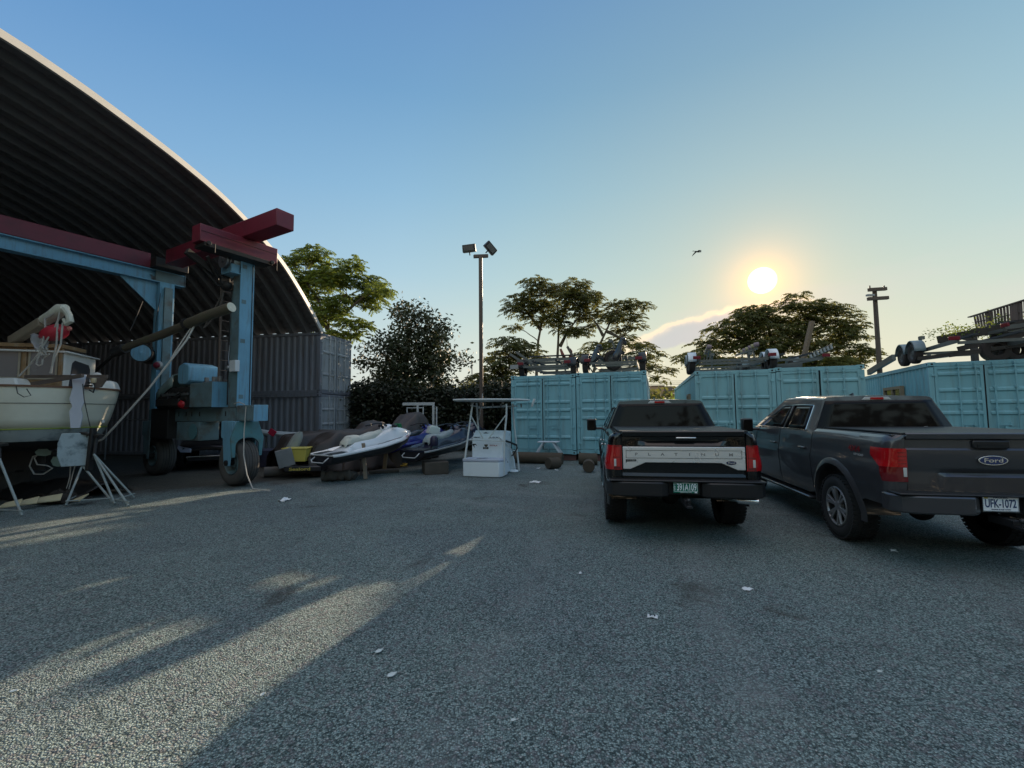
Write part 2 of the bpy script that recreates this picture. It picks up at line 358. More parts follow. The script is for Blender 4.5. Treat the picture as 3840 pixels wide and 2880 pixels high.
def container(loc,rz,Ln,H,body,door,label,bands,group,ajar=0,window=None,castm=None,proto_name='shipping_container'):
    t=thing(proto_name,label,'shipping container',loc,rz,group)
    W_=CW;p=.12
    # side walls and roof
    s=MB()
    for side in (0,1):
        x0=.035 if side==0 else W_-.035;sg=1 if side==0 else -1
        rows=[[(x0+sg*d,.14+y,z) for (y,d) in corr(Ln-.28,.278,.036)] for z in (.15,H-.12)]
        if side==0 and window:
            # window: leave the panel whole, the unit is a child sitting on it
            pass
        s.rows(rows)
    s.rows([[(x,Ln-.035-d,z) for (x,d) in corr(W_,.25,.036)] for z in (.15,H-.12)])
    s.build('side_panel',body,t,ang=20)
    r=MB();r.rows([[(x,.14+y,H-.03-d*.6) for (y,d) in corr(Ln-.28,.3,.02)] for x in (.06,W_-.06)])
    r.build('roof_panel',body,t,ang=20)
    f=MB()
    for x in (0,W_):
        sx=.06 if x==0 else -.06
        for y in (0,Ln): f.box((x+sx,y+(.075 if y==0 else -.075),H/2),(.12,.15,H-.3))
        f.box((x+sx*.6,Ln/2,H-.06),(.07,Ln-.35,.12));f.box((x+sx*.6,Ln/2,.075),(.07,Ln-.35,.15))
    for y in (.06,Ln-.06):
        f.box((W_/2,y,H-.075),(W_-.24,.11,.12));f.box((W_/2,y,.085),(W_-.24,.11,.15))
    f.build('corner_frame',body,t,bevel=.006)
    for x in (.085,W_-.085):
        for y in (.08,Ln-.08):
            for z in (.06,H-.06):
                co=MB().box((x,y,z),(.178,.168,.122)).build('corner_casting',castm or body,t,bevel=.006)
                if y<1:
                    MB().cyl((x,-.0065,z),(x,.02,z),.030,12).build('casting_hole',DARKG,co)
                    sx=-.0065 if x<1 else W_+.0065
                    MB().cyl((sx,y,z),(sx+(.02 if x<1 else -.02),y,z),.028,12).build('casting_hole',DARKG,co)
    fl=MB();fl.b2(.05,W_-.05,.1,Ln-.1,.05,.14);fl.build('underframe',RUST,t)
    # doors
    z0,z1=.17,H-.14
    for k in (0,1):
        x0,x1=(.13,W_/2-.01) if k==0 else (W_/2+.01,W_-.13)
        d=MB();fw=.075
        for (a,bb,c0,c1) in ((x0,x1,z0,z0+fw),(x0,x1,z1-fw,z1),(x0,x0+fw,z0+fw,z1-fw),(x1-fw,x1,z0+fw,z1-fw)): d.b2(a,bb,.0,.05,c0,c1)
        zz=[(z0+fw,.014)]
        for zb in sorted(bands[k] if isinstance(bands[0],tuple) else bands):
            zz+=[(zb-.035,.014),(zb,-.026),(zb+.055,-.026),(zb+.10,.014)]
        zz+=[(z1-fw,.014)]
        d.rows([[(x,y+.012,z) for (z,y) in zz] for x in (x0+fw,x0+fw+.02,x1-fw-.02,x1-fw)])
        d.b2(x0+fw,x1-fw,.035,.05,z0+fw,z1-fw)
        do=d.build('door',door,t,ang=25)
        if ajar and k==1:
            do.location=(0,-ajar,0)
        br=(.27,.42) if k==0 else (.58,.76)
        for fx in br:
            X=W_*fx
            l=MB();l.cyl((X,-.04,z0-.06),(X,-.04,z1+.06),.017,10)
            for z in (z0+.02,z0+.55,z0+1.35,z0+1.95,z1-.03): l.box((X,-.03,z),(.075,.05,.05))
            for z in (z0-.05,z1+.05): l.box((X,-.03,z),(.06,.055,.07))
            lo=l.build('locking_bar',door,do,bevel=.004)
            h=MB();sg=1 if (fx in (.27,.58)) else -1
            zh=z0+.78+(.1 if sg>0 else 0)
            h.beam((X,-.055,zh),(X+sg*.30,-.05,zh+.012),.014,.035,(0,0,1));h.box((X+sg*.28,-.03,zh+.012),(.05,.05,.09));h.build('door_handle',door,lo)
        xh=x0-.03 if k==0 else x1+.03
        for z in (z0+.2,z0+.8,z0+1.5,z1-.25): MB().box((xh,-.012,z),(.10,.03,.07)).build('hinge',door,do,bevel=.004)
        gk=MB();xx=x1 if k==0 else x0
        gk.b2(xx-.006,xx+.006,-.004,.03,z0,z1);gk.build('gasket',DARKG,do)
    return t
AZ=R(-17.9)
xa,ya=Vector((math.cos(AZ),math.sin(AZ),0)),Vector((-math.sin(AZ),math.cos(AZ),0))
A0=Vector((-.037,16.54,.22));HC=2.896
bandsA=(.58,1.27,1.56,1.86,2.52)
gA='teal shipping containers behind the yard'
container(A0,AZ,12.19,HC,BLUE,BLUE,'teal shipping container behind the white console, leftmost of the teal row',bandsA,gA)
container(A0+xa*2.47+Vector((0,0,.03)),AZ,12.19,HC,BLUE,BLUE,'teal shipping container second from left, directly behind the black pickup cab',(.50,1.24,1.54,1.84,2.56),gA)
B0=Vector((6.28,15.0,.20));BZ=R(-17.2);xb,yb=Vector((math.cos(BZ),math.sin(BZ),0)),Vector((-math.sin(BZ),math.cos(BZ),0))
tB=container(B0,BZ,12.19,HC,BLUE2,BLUE2,'teal shipping container with a window cut in its left side, under white-fendered trailer',(.55,1.10,1.62,1.94),gA)
container(B0+xb*2.47+Vector((0,.03,.03)),BZ,12.19,HC,BLUE2,BLUE2,'teal shipping container with its right door slightly ajar, above the grey pickup cab',(.60,1.20,2.40),gA,ajar=.05)
CZ=R(-24.5);C0=Vector((12.43,13.03,.22));xc,yc=Vector((math.cos(CZ),math.sin(CZ),0)),Vector((-math.sin(CZ),math.cos(CZ),0))
tC=container(C0,CZ,12.19,HC,BLUE,BLUE,'teal shipping container at the right edge with a dark window in its side',(.62,1.35,1.66,2.02,2.50),gA)
container(C0+xc*2.47,CZ,12.19,HC,BLUE,BLUE,'teal shipping container at the far right, mostly out of frame',(.62,1.35,1.66,2.02,2.50),gA)
# windows in container sides
FRM=mat('weathered_wood_frame',(.30,.22,.15),.8,var=.3,vscale=8);GLS=mat('dark_glass',(.02,.025,.03),.08,coat=.3)
w=MB();w.b2(-.03,.03,2.25,2.9,1.2,2.12);pn=w.build('window_pane',GLS,tB)
w=MB()
for (a,c,d,e) in ((2.17,2.25,1.12,2.2),(2.9,2.98,1.12,2.2),(2.25,2.9,2.12,2.2),(2.25,2.9,1.12,1.2)): w.b2(-.06,.04,a,c,d,e)
w.build('window_frame',FRM,tB)
w=MB();w.b2(-.02,.03,2.1,3.6,1.25,2.2);w.build('window_pane',GLS,tC)
w=MB()
for (a,c,d,e) in ((2.02,2.1,1.2,2.3),(3.6,3.68,1.2,2.3),(2.1,3.6,2.2,2.3),(2.1,3.6,1.2,1.25),(2.8,2.86,1.25,2.2)): w.b2(-.07,.04,a,c,d,e)
w.build('window_frame',FRM,tC)
# grey stack: long side faces the yard, doors face right
GA=R(90-9.7);ga=Vector((math.cos(GA+PI/2),math.sin(GA+PI/2),0));gb=Vector((math.cos(GA),math.sin(GA),0))
G0=Vector((-8.03,18.26,.02))
gG='grey shipping containers carrying the shed roof'
bG=(.62,1.28,1.9)
ct=container(G0,GA,12.19,2.59,GREY,GREYD,'grey shipping container, bottom of the stack under the shed roof end',bG,gG)
ct2=container(G0+Vector((0,0,2.595)),GA,12.19,2.59,GREY,GREYD,'grey shipping container on top of the stack, glossy doors, shed roof resting on it',(.80,1.75),gG)
for i in (1,):
    for k,z in enumerate((0,2.595)):
        c=copy_tree(ct if k==0 else ct2);c.location=G0+ga*(12.25*i)+Vector((0,0,z))
        c['label']=['dark container deep inside the shed, lower one behind the cream boat','dark container deep inside the shed, upper one behind the cream boat cabin'][k]
# conduit pipe and socket on the lower container
CN=mat('conduit_grey',(.2,.21,.23),.5,metal=.5)
w=MB();pts=[(-.02,y,2.42) for y in (1.0,4,8,12)][::-1]+[(-.02,.72,2.40),(-.02,.66,2.3),(-.02,.66,.62)]
w.tube(pts,.016,6);w.build('conduit',CN,ct);w=MB();w.b2(-.05,.0,.60,.72,.52,.66);w.build('socket_box',CN,ct,bevel=.005)

# ================================================================ ARCHED SHED
prof=[(-.16,5.24),(.02,5.44),(.59,5.98),(1.28,6.57),(2.31,7.35),(3.11,7.76),(4.24,8.25),(5.32,8.60),(6.29,8.81),(7.2,8.96),(8.12,9.07),(9.0,9.16),(10.0,9.20)]
def catm(P,n):
    out=[]
    Q=[P[0]]+P+[P[-1]]
    for i in range(1,len(Q)-2):
        for k in range(n):
            t=k/n;a,b_,c,d=[Vector((*q,0)) for q in Q[i-1:i+3]]
            v=.5*((2*b_)+(c-a)*t+(2*a-5*b_+4*c-d)*t*t+(3*b_-a-3*c+d)*t*t*t);out.append((v.x,v.y))
    return out+[P[-1]]
half=catm(prof,5)
# even the outline out a little
for _ in range(3): half=[half[0]]+[((half[i-1][0]+2*half[i][0]+half[i+1][0])/4,(half[i-1][1]+2*half[i][1]+half[i+1][1])/4) for i in range(1,len(half)-1)]+[half[-1]]
arch=half+[(20.2-s,z) for (s,z) in half[::-1]][1:]
def SP(t,s,z,off=0): return Vector((G0.x,G0.y,0))+ga*t-gb*s+Vector((0,0,z))
def nrm(i):
    a=arch[max(0,i-1)];b_=arch[min(len(arch)-1,i+1)];d=Vector((b_[0]-a[0],b_[1]-a[1])).normalized();return (-d.y,d.x)
# fine curve resample so the crimps across each panel are real ridges
def resample(P,step):
    out=[P[0]];acc=0
    for a,b_ in zip(P,P[1:]):
        a=Vector(a);c=Vector(b_);Ln=(c-a).length;pos=0
        while acc+Ln-pos>=step:
            pos+=step-acc;acc=0;q=a+(c-a)*(pos/Ln);out.append((q.x,q.y))
        acc+=Ln-pos
    return out
fine=resample(arch,.11);NF=len(fine)
def fn(i):
    a=fine[max(0,i-1)];b_=fine[min(NF-1,i+1)];d=Vector((b_[0]-a[0],b_[1]-a[1])).normalized();return (-d.y,d.x)
def ribs(Ln,per=.61,dep=.19):
    t=.0;o=[]
    while t<Ln:
        o+=[(t,0),(t+.10,0),(t+.24,dep),(t+.44,dep)] if False else [(t,0),(t+.22,0),(t+.31,dep),(t+.52,dep)];t+=per
    return o
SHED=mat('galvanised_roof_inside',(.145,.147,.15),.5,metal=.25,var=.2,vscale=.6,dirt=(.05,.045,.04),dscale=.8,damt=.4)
FAS=mat('galvanised_fascia',(.47,.46,.43),.5,metal=.0,var=.1,vscale=2)
sh=thing('storage_shed','big arched corrugated metal shed roof spanning between grey container stacks','shed',SP(0,10.1,0))
sh_inv=Matrix.Translation(-Vector(sh.location))
b=MB();RW=[]
N_=[fn(i) for i in range(NF)]
for (t,d) in ribs(24):
    RW.append([sh_inv@(SP(t+.03,fine[i][0],fine[i][1])+(-gb*N_[i][0]+Vector((0,0,N_[i][1])))*(-.16+d+(.008 if i%2 else -.008))) for i in range(NF)])
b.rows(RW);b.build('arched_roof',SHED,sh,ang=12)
b=MB()
for k in range(len(arch)-1):
    n0,n1=nrm(k),nrm(k+1)
    P=[]
    for (i,nn) in ((k,n0),(k+1,n1)):
        o_=(-gb*nn[0]+Vector((0,0,nn[1])))
        base=sh_inv@SP(0,*arch[i])
        for (tt,ww) in ((-.04,.0),(.03,.0),(.03,-.17),(-.04,-.17)): P.append(base+ga*tt+o_*ww)
    for (a,c,d,e) in ((0,1,5,4),(1,2,6,5),(2,3,7,6),(3,0,4,7)): b.poly([P[a],P[c],P[d],P[e]])
bmesh.ops.remove_doubles(b.bm,verts=b.bm.verts,dist=1e-3)
b.build('roof_fascia',FAS,sh,ang=30)
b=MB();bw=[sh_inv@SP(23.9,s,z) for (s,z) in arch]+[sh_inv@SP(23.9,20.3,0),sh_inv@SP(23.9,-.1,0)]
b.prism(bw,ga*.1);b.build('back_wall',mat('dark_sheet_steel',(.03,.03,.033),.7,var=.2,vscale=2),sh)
# far side wall of the shed (left of the camera, out of frame) is another container stack
for k,z in enumerate((0,2.595)):
    for i in (0,1):
        c=copy_tree(ct2);c.location=G0-gb*(22.75)+ga*12.25*i+Vector((0,0,z))
        for ch in list(c.children):
            pass
        c['label']='grey container holding up the unseen side of the shed'
# ================================================================ POLES AND LINES
BRW=mat('bronze_pole_paint',(.085,.06,.05),.45,metal=.3,var=.2,vscale=2)
BLK=mat('black_plastic',(.02,.02,.022),.45);LENS=mat('floodlight_lens',(.14,.14,.14),.2,metal=.3)
pY=17.5;base=atY(1805,1540,pY);base.z=0;top=atY(1806,965,pY)
lp=thing('lamp_post','tall brown square lamp post with two floodlights at its top','lamp post',base)
b=MB();b.box((0,0,top.z/2),(.15,.15,top.z));b.build('pole',BRW,lp,bevel=.01)
b=MB();b.box((0,0,.02),(.4,.4,.04));b.build('base_plate',BRW,lp)
b=MB();b.beam((-.28,-.05,top.z+.02),(.30,.12,top.z+.10),.13,.13,(0,0,1));b.build('crossbar',BRW,lp,bevel=.015)
def flood(px,rot,off):
    h=MB();h.box((0,0,0),(.54,.22,.31),taper=(1,.6));o=h.build('floodlight',BLK,lp,bevel=.02);o.location=off;o.rotation_euler=rot
    g_=MB();g_.box((0,-.112,0),(.40,.01,.20));q=g_.build('lens',LENS,o);g2=MB();g2.cyl((0,0,-.28),(0,0,-.1),.025);g2.build('bracket',BLK,o)
flood(0,(R(12),R(-4),R(-8)),(-.46+.0,-.05,top.z+.36));flood(1,(R(25),R(38),R(38)),(.40,.1,top.z+.42))
up=atY(3290,1420,17.5);ut=atY(3279,1083,17.5)
WD=mat('weathered_pole_wood',(.10,.072,.055),.85,var=.35,vscale=3,bump=.3,bscale=12)
u0=Vector((ut.x,17.5,0));tp=thing('utility_pole','wooden utility pole with two short crossarms beyond the containers','utility pole',u0)
b=MB();b.tube([(0,0,0),(0,0,ut.z)],[.10,.075],14);b.build('pole',WD,tp)
for (z,h,w_) in ((ut.z-.06,.13,.72),(ut.z-.43,.13,.82)):
    b=MB();b.box((0,-.14,z),(w_,.11,h),rot=(0,R(-3),0));b.build('crossarm',WD,tp,bevel=.006)
b=MB();b.box((-.30,-.14,ut.z-.30),(.28,.12,.07));b.build('lamp_head',mat('grey_metal',(.3,.3,.3),.5,metal=.4),tp)
b=MB()
for x in (-.3,.28): b.cyl((x,-.14,ut.z),(x,-.14,ut.z+.09),.025)
b.build('insulator',BLK,tp);b=MB();b.tube([(-.2,-.14,ut.z-.4),(-.12,-.15,ut.z-.9),(-.1,-.15,ut.z-2)],.012,5);b.build('cable',BLK,tp)
# small far street lamp, distant wires
p=atY(1770,1400,60);q=atY(1768,1362,60)
b=MB();b.cyl((p.x,60,0),(p.x,60,q.z),.08);b.box((p.x-.25,60,q.z),(.7,.3,.14));tag(b.build('street_lamp',mat('far_grey',(.25,.25,.25),.6)),'small distant street lamp left of the tall lamp post','street lamp')
for i,(a,c,y,l_) in enumerate((((1480,1441),(1905,1441),26,'thin power line crossing behind the bushy tree and lamp post'),((2426,1425),(2600,1427),60,'upper faint wire in the gap between containers'),((2426,1432),(2600,1434),60,'lower faint wire in the gap between containers'))):
    P0_,P1_=atY(*a,y),atY(*c,y);b=MB();d=P1_-P0_;b.tube([P0_-d*2]+[P0_+d*(k/6)-Vector((0,0,.1*math.sin(PI*k/6))) for k in range(7)]+[P1_+d*2],.012 if y<30 else .02,5)
    tag(b.build('power_line',BLK),l_,'power line','wires in the distance')
# ================================================================ TREES
BARK=mat('tree_bark',(.085,.068,.05),.9,var=.4,vscale=5,bump=.4,bscale=14)
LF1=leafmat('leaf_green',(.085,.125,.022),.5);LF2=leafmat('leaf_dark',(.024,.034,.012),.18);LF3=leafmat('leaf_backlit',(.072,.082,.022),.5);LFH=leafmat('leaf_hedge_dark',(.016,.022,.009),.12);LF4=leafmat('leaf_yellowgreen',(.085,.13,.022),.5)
def frond(b,p,d,rnd,ln,nl,lw):
    # one compound leaf: a drooping midrib with paired leaflets
    side=Vector((-d.y,d.x,0))
    if side.length<.01: side=Vector((1,0,0))
    side.normalize();up=side.cross(d).normalized();q=p.copy();dd=d.normalized()
    for k in range(nl):
        q=q+dd*(ln/nl);dd=(dd+Vector((0,0,-.16))).normalized();ll=ln*.36*(1-.45*abs(k/nl-.4))
        for sg in (-1,1):
            e=(side*sg+dd*.45+Vector((0,0,-.35-rnd.random()*.3))).normalized()
            wv=(dd+Vector((rnd.uniform(-.5,.5),rnd.uniform(-.5,.5),rnd.uniform(-.9,.9)))).normalized()*lw*.5
            b.poly([q-wv*.6,q+e*ll*.45-wv,q+e*ll,q+e*ll*.45+wv])
def leafc(b,p,rnd,sz,n=5):
    for _ in range(n):
        o=p+Vector((rnd.gauss(0,1),rnd.gauss(0,1),rnd.gauss(0,1)))*sz*1.2
        a=Vector((rnd.gauss(0,1),rnd.gauss(0,1),rnd.gauss(0,.6)-.5)).normalized();s_=a.cross(Vector((rnd.gauss(0,1),rnd.gauss(0,1),rnd.gauss(0,1)))).normalized()*sz*.24
        b.poly([o,o+a*sz*.5+s_,o+a*sz,o+a*sz*.5-s_])
def limb(b,a,c,r0,r1,rnd,wob=.08,n=6):
    a=Vector(a);c=Vector(c);L_=(c-a).length;P=[];Rr=[]
    for i in range(n+1):
        t=i/n;P.append(a.lerp(c,t)+Vector((rnd.uniform(-1,1),rnd.uniform(-1,1),rnd.uniform(-.5,.5)))*wob*L_*.3*math.sin(PI*t)+Vector((0,0,.06*L_*math.sin(PI*t))));Rr.append(r0+(r1-r0)*t)
    b.tube(P,Rr,6);return P
def tree(name,label,cat,Y,trunk,clumps,style,m,seed,dens=1.,group=None,sz=.5,low=0,tr=.14,dep=1.4):
    """trunk: list of stems, each a list of (u,v) points from the ground up; clumps: (u,v,rx_px,rz_px) at the tree's own distance"""
    rnd=random.Random(seed);k=Y/FPX
    g0=atY(trunk[0][0][0],trunk[0][0][1],Y);org=Vector((g0.x,Y,0))
    t=thing(name,label,cat,org,group=group)
    b=MB();nodes=[]
    for st in trunk:
        P=[atY(u,v,Y)-org for (u,v) in st]
        P[0].z=0 if P[0].z<1.5 else P[0].z
        n=len(P);off=rnd.uniform(-.3,.3)
        for i in range(1,n): P[i].y+=off*i/n
        b.tube(P,[tr*(1-.72*i/(n-1)) for i in range(n)],8)
        nodes+=[(p,tr*(1-.72*i/(n-1))) for i,p in enumerate(P) if i>=max(1,n//3)]
    cs=[]
    for (u,v,rx,rz) in clumps:
        c=atY(u,v,Y)-org;c.y+=rnd.uniform(-dep,dep);cs.append((c,rx*k,rz*k))
    for (c,rx,rz) in cs:
        best=min(nodes,key=lambda n:(n[0]-c).length+max(0,n[0].z-c.z)*2)
        tgt=c+Vector((0,0,-rz*.3));P=limb(b,best[0],tgt,max(.018,best[1]*.45),.014,rnd)
        for _ in range(5):
            q=P[rnd.randint(2,5)];e=c+Vector((rnd.uniform(-1,1)*rx*.8,rnd.uniform(-1,1)*rx*.6,rnd.uniform(-.4,.7)*rz));limb(b,q,e,.014,.005,rnd,n=3)
    b.build('trunk',BARK,t,ang=60)
    b=MB()
    for (c,rx,rz) in cs:
        ry=max(rx*.75,.5);vol=rx*ry*rz*4.2
        if style=='frond':
            nfr=int(max(14,35*dens*(rx*ry*4+rz*rx)/ (sz*2)))
            for _ in range(nfr):
                while 1:
                    q=Vector((rnd.uniform(-1,1),rnd.uniform(-1,1),rnd.uniform(-1,1)))
                    if q.length<1 and mnoise.noise((c+Vector((q.x*rx,q.y*ry,q.z*rz)))*1.9)>-.28: break
                p=c+Vector((q.x*rx,q.y*ry,q.z*rz*(1-.25*abs(q.x))))
                a=rnd.random()*6.28;d=Vector((math.cos(a)+q.x*.8,math.sin(a)+q.y*.8,.25+rnd.uniform(-.3,.3))).normalized()
                frond(b,p,d,rnd,sz*rnd.uniform(.75,1.25),6,sz*.2)
        else:
            nfr=int(max(12,27*dens*(rx*ry*3+rz*rx)/(sz*3)))
            for _ in range(nfr):
                while 1:
                    q=Vector((rnd.uniform(-1,1),rnd.uniform(-1,1),rnd.uniform(-1,1)))
                    if q.length<1 and mnoise.noise((c+Vector((q.x*rx,q.y*ry,q.z*rz)))*1.7)>.02: break
                leafc(b,c+Vector((q.x*rx,q.y*ry,q.z*rz)),rnd,sz*rnd.uniform(.7,1.2),6)
    b.build('crown',m,t,ang=180,fix=False)
    return t
gT='trees beyond the containers'
# left tree above the grey containers
tree('broadleaf_tree','tall green tree rising behind the shed edge above the grey containers','tree',27,
 [[(1225,1560),(1222,1360),(1232,1210),(1262,1150),(1300,1100)],[(1228,1240),(1215,1180),(1190,1120),(1150,1060)],[(1240,1200),(1300,1165),(1350,1120),(1390,1060)],[(1235,1250),(1260,1268),(1320,1270)]],
 [(1085,990,45,38),(1140,965,50,32),(1200,968,55,34),(1245,1000,45,40),(1110,1040,60,45),(1180,1040,70,50),(1250,1060,60,45),(1310,1055,60,40),(1345,1010,42,32),(1375,1045,50,35),(1400,1085,50,32),(1440,1105,40,26),(1370,1115,55,32),(1290,1105,50,30),(1160,1110,60,36),(1205,1160,55,35),(1260,1175,50,28),(1300,1150,35,25),(1180,1215,45,30),(1330,1215,45,28),(1365,1230,38,26),(1350,1260,35,22),(1285,1265,40,16),(1240,1255,30,14),(1100,1090,40,40),(1150,1170,40,40)],
 'frond',LF1,11,1.0,gT,.62,dep=1.2)
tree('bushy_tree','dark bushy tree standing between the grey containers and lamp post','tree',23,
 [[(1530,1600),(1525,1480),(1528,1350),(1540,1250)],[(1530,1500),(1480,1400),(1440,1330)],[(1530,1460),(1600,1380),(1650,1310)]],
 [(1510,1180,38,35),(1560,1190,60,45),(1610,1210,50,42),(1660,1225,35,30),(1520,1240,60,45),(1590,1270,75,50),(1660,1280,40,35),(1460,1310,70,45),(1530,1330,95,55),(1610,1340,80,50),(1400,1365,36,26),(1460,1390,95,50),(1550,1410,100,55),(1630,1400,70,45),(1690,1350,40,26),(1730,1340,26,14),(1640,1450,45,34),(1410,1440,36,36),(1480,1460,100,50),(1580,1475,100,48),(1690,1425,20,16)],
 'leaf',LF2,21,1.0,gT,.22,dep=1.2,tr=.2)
tree('umbrella_tree','slender multi-stemmed tree with flat crown above the left teal containers','tree',30,
 [[(2085,1560),(2088,1390),(2092,1300),(2095,1220),(2090,1150)],[(2010,1560),(2012,1400),(2018,1280),(2035,1190),(2040,1120)],[(2100,1300),(2130,1240),(2170,1190)],[(2030,1240),(1985,1180),(1950,1140)],[(2096,1230),(2120,1160),(2140,1110)]],
 [(1915,1175,30,24),(1940,1140,45,28),(1985,1110,55,32),(2000,1075,50,24),(2050,1075,55,26),(2100,1085,55,24),(2150,1080,45,24),(2190,1100,50,26),(2230,1115,35,22),(2010,1150,55,38),(2060,1130,55,34),(2120,1125,60,30),(2180,1140,60,26),(2240,1150,30,26),(2020,1195,45,32),(2075,1205,50,32),(2100,1180,30,20),(2150,1160,55,22),(2210,1172,50,20),(2110,1240,40,24),(2150,1255,48,16),(2190,1240,25,16),(1965,1170,40,26),(1925,1210,25,14),(2235,1215,26,10)],
 'frond',LF3,31,.85,gT,.55,tr=.13)
tree('leaning_tree','leaning thin tree right of the flat-crowned tree over the teal containers','tree',29,
 [[(2215,1560),(2225,1400),(2250,1290),(2285,1215),(2320,1150)],[(2262,1260),(2240,1220),(2215,1190)],[(2270,1240),(2330,1270),(2370,1310)]],
 [(2280,1165,45,24),(2320,1145,50,24),(2370,1135,45,22),(2410,1145,32,16),(2300,1195,50,28),(2350,1180,55,30),(2390,1190,30,24),(2400,1215,25,18),(2330,1225,40,14),(2350,1260,50,20),(2300,1300,55,24),(2390,1310,45,20),(2430,1340,35,20),(2460,1375,36,20),(2490,1395,28,18),(2480,1418,22,12),(2420,1370,30,20),(2230,1310,50,26),(2280,1340,60,24),(2360,1350,60,24),(2425,1285,22,14),(2190,1330,40,24)],
 'frond',LF3,41,.8,gT,.5,tr=.12)
tree('sumac_shrub','low dark sumac-like tree beside the lamp post, left of the teal containers','tree',24,
 [[(1900,1560),(1895,1440),(1900,1340)],[(1895,1420),(1850,1380),(1820,1350)],[(1760,1580),(1765,1480),(1780,1430)]],
 [(1960,1285,45,20),(1900,1290,40,20),(1925,1320,55,26),(1870,1330,45,24),(1880,1370,55,28),(1930,1380,45,26),(1970,1340,40,30),(2020,1330,26,26),(1840,1400,35,24),(1900,1420,45,30),(1800,1420,45,22),(1760,1440,45,26),(1780,1470,55,26),(1850,1470,60,32),(1900,1480,40,40)],
 'frond',LF3,51,1.0,gT,.6,tr=.1)
tree('wide_tree','broad spreading tree under the sun behind the middle teal containers','tree',27,
 [[(2905,1560),(2905,1420),(2900,1330),(2890,1260),(2870,1200)],[(2900,1350),(2960,1290),(3030,1240),(3100,1220)],[(2900,1330),(2820,1280),(2740,1260)],[(2980,1560),(3000,1400),(3060,1330),(3150,1300)]],
 [(2800,1170,60,22),(2860,1165,60,20),(2940,1150,50,24),(3000,1148,60,24),(3060,1150,60,22),(3110,1170,60,24),(2760,1205,60,26),(2830,1200,80,34),(2910,1195,80,38),(2990,1190,80,38),(3070,1195,80,34),(3150,1200,50,28),(3180,1225,55,28),(2690,1240,60,26),(2760,1250,80,34),(2850,1250,80,34),(2940,1240,60,30),(3030,1240,80,34),(3120,1245,80,34),(3200,1260,50,22),(3235,1262,35,14),(2660,1280,50,28),(2730,1295,80,32),(2820,1300,90,34),(2910,1300,80,32),(3000,1300,80,30),(3090,1300,70,28),(3160,1320,60,24),(3200,1330,45,20),(3220,1345,40,18),(2590,1340,60,20),(2545,1345,32,16),(2640,1330,60,26),(2780,1350,110,24),(2900,1360,110,26),(3020,1360,110,26),(3120,1365,90,22),(2945,1122,26,12),(2620,1360,60,18)],
 'frond',LF3,61,.72,gT,.55,tr=.2,dep=1.3)
# hedge and undergrowth closing the yard
def hedge(name,label,pts,m,seed,n,sz,kind='stuff'):
    rnd=random.Random(seed);b=MB();mx=0
    for (x0,x1,y0,y1,h) in pts:
        c=MB() if False else b
        for _ in range(int(n*(x1-x0))):
            x=rnd.uniform(x0,x1);y=rnd.uniform(y0,y1);hh=h*(1+.16*mnoise.noise(Vector((x*.7,y*.6,1)))+.1*mnoise.noise(Vector((x*2.2,3,y))))
            z=hh*(1-rnd.random()**1.7);leafc(b,Vector((x,y,max(.1,z))),rnd,sz,5)
    o=b.build(name,m,ang=180,fix=False);tag(o,label,'hedge',kind=kind);return o
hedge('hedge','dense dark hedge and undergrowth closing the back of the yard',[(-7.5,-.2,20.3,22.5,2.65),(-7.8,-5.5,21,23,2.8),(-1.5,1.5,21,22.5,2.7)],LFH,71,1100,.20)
b=MB();b.b2(-12,1.5,22.6,22.75,0,2.5);tag(b.build('board_fence',mat('dark_fence_wood',(.025,.022,.018),.9,var=.3,vscale=4)),'dark board fence hidden behind the hedge','fence')
hedge('distant_woods','band of far trees along the horizon behind the yard',[(-60,60,70,76,3.0)],LF3,72,60,1.1)
hedge('ground_cover','bushes seen through the gap between the teal containers',[(17,27,45,50,2.2)],LF4,73,130,.5)
# far houses through the gap
HB=mat('brown_siding',(.30,.20,.13),.8,var=.15,vscale=1);HR=mat('roof_shingle',(.10,.08,.075),.9,var=.2,vscale=3)
for i,(u,v,w_,h_,l_) in enumerate(((2448,1449,4.5,0,'distant brown house with flat roof, seen in gap beside the tree'),(2492,1449,5.5,0,'distant brown house with gabled roof above the container side'))):
    p=atY(u,v,95);t=thing('distant_house',l_,'house',(p.x,95,0),R(-8),'far houses');z=p.z
    if i==0: b=MB();b.b2(-w_/2,w_/2,0,6,0,z);b.build('wall',HB,t);b=MB();b.b2(-w_/2-.2,w_/2+.2,-.2,6.2,z,z+.2);b.build('roof',HR,t)
    else:
        b=MB();b.b2(-w_/2,w_/2,0,6,0,z-1.8);b.build('wall',HB,t);b=MB();b.prism([(-w_/2-.3,-.3,z-1.8),(w_/2+.3,-.3,z-1.8),(w_*.28,-.3,z),(-w_*.28,-.3,z)],(0,6.6,0));b.build('roof',HR,t)
    b=MB()
    for x in (-w_*.25,w_*.2): b.b2(x-.4,x+.4,-.05,.02,1.5,2.9)
    b.build('window',GLS,t)
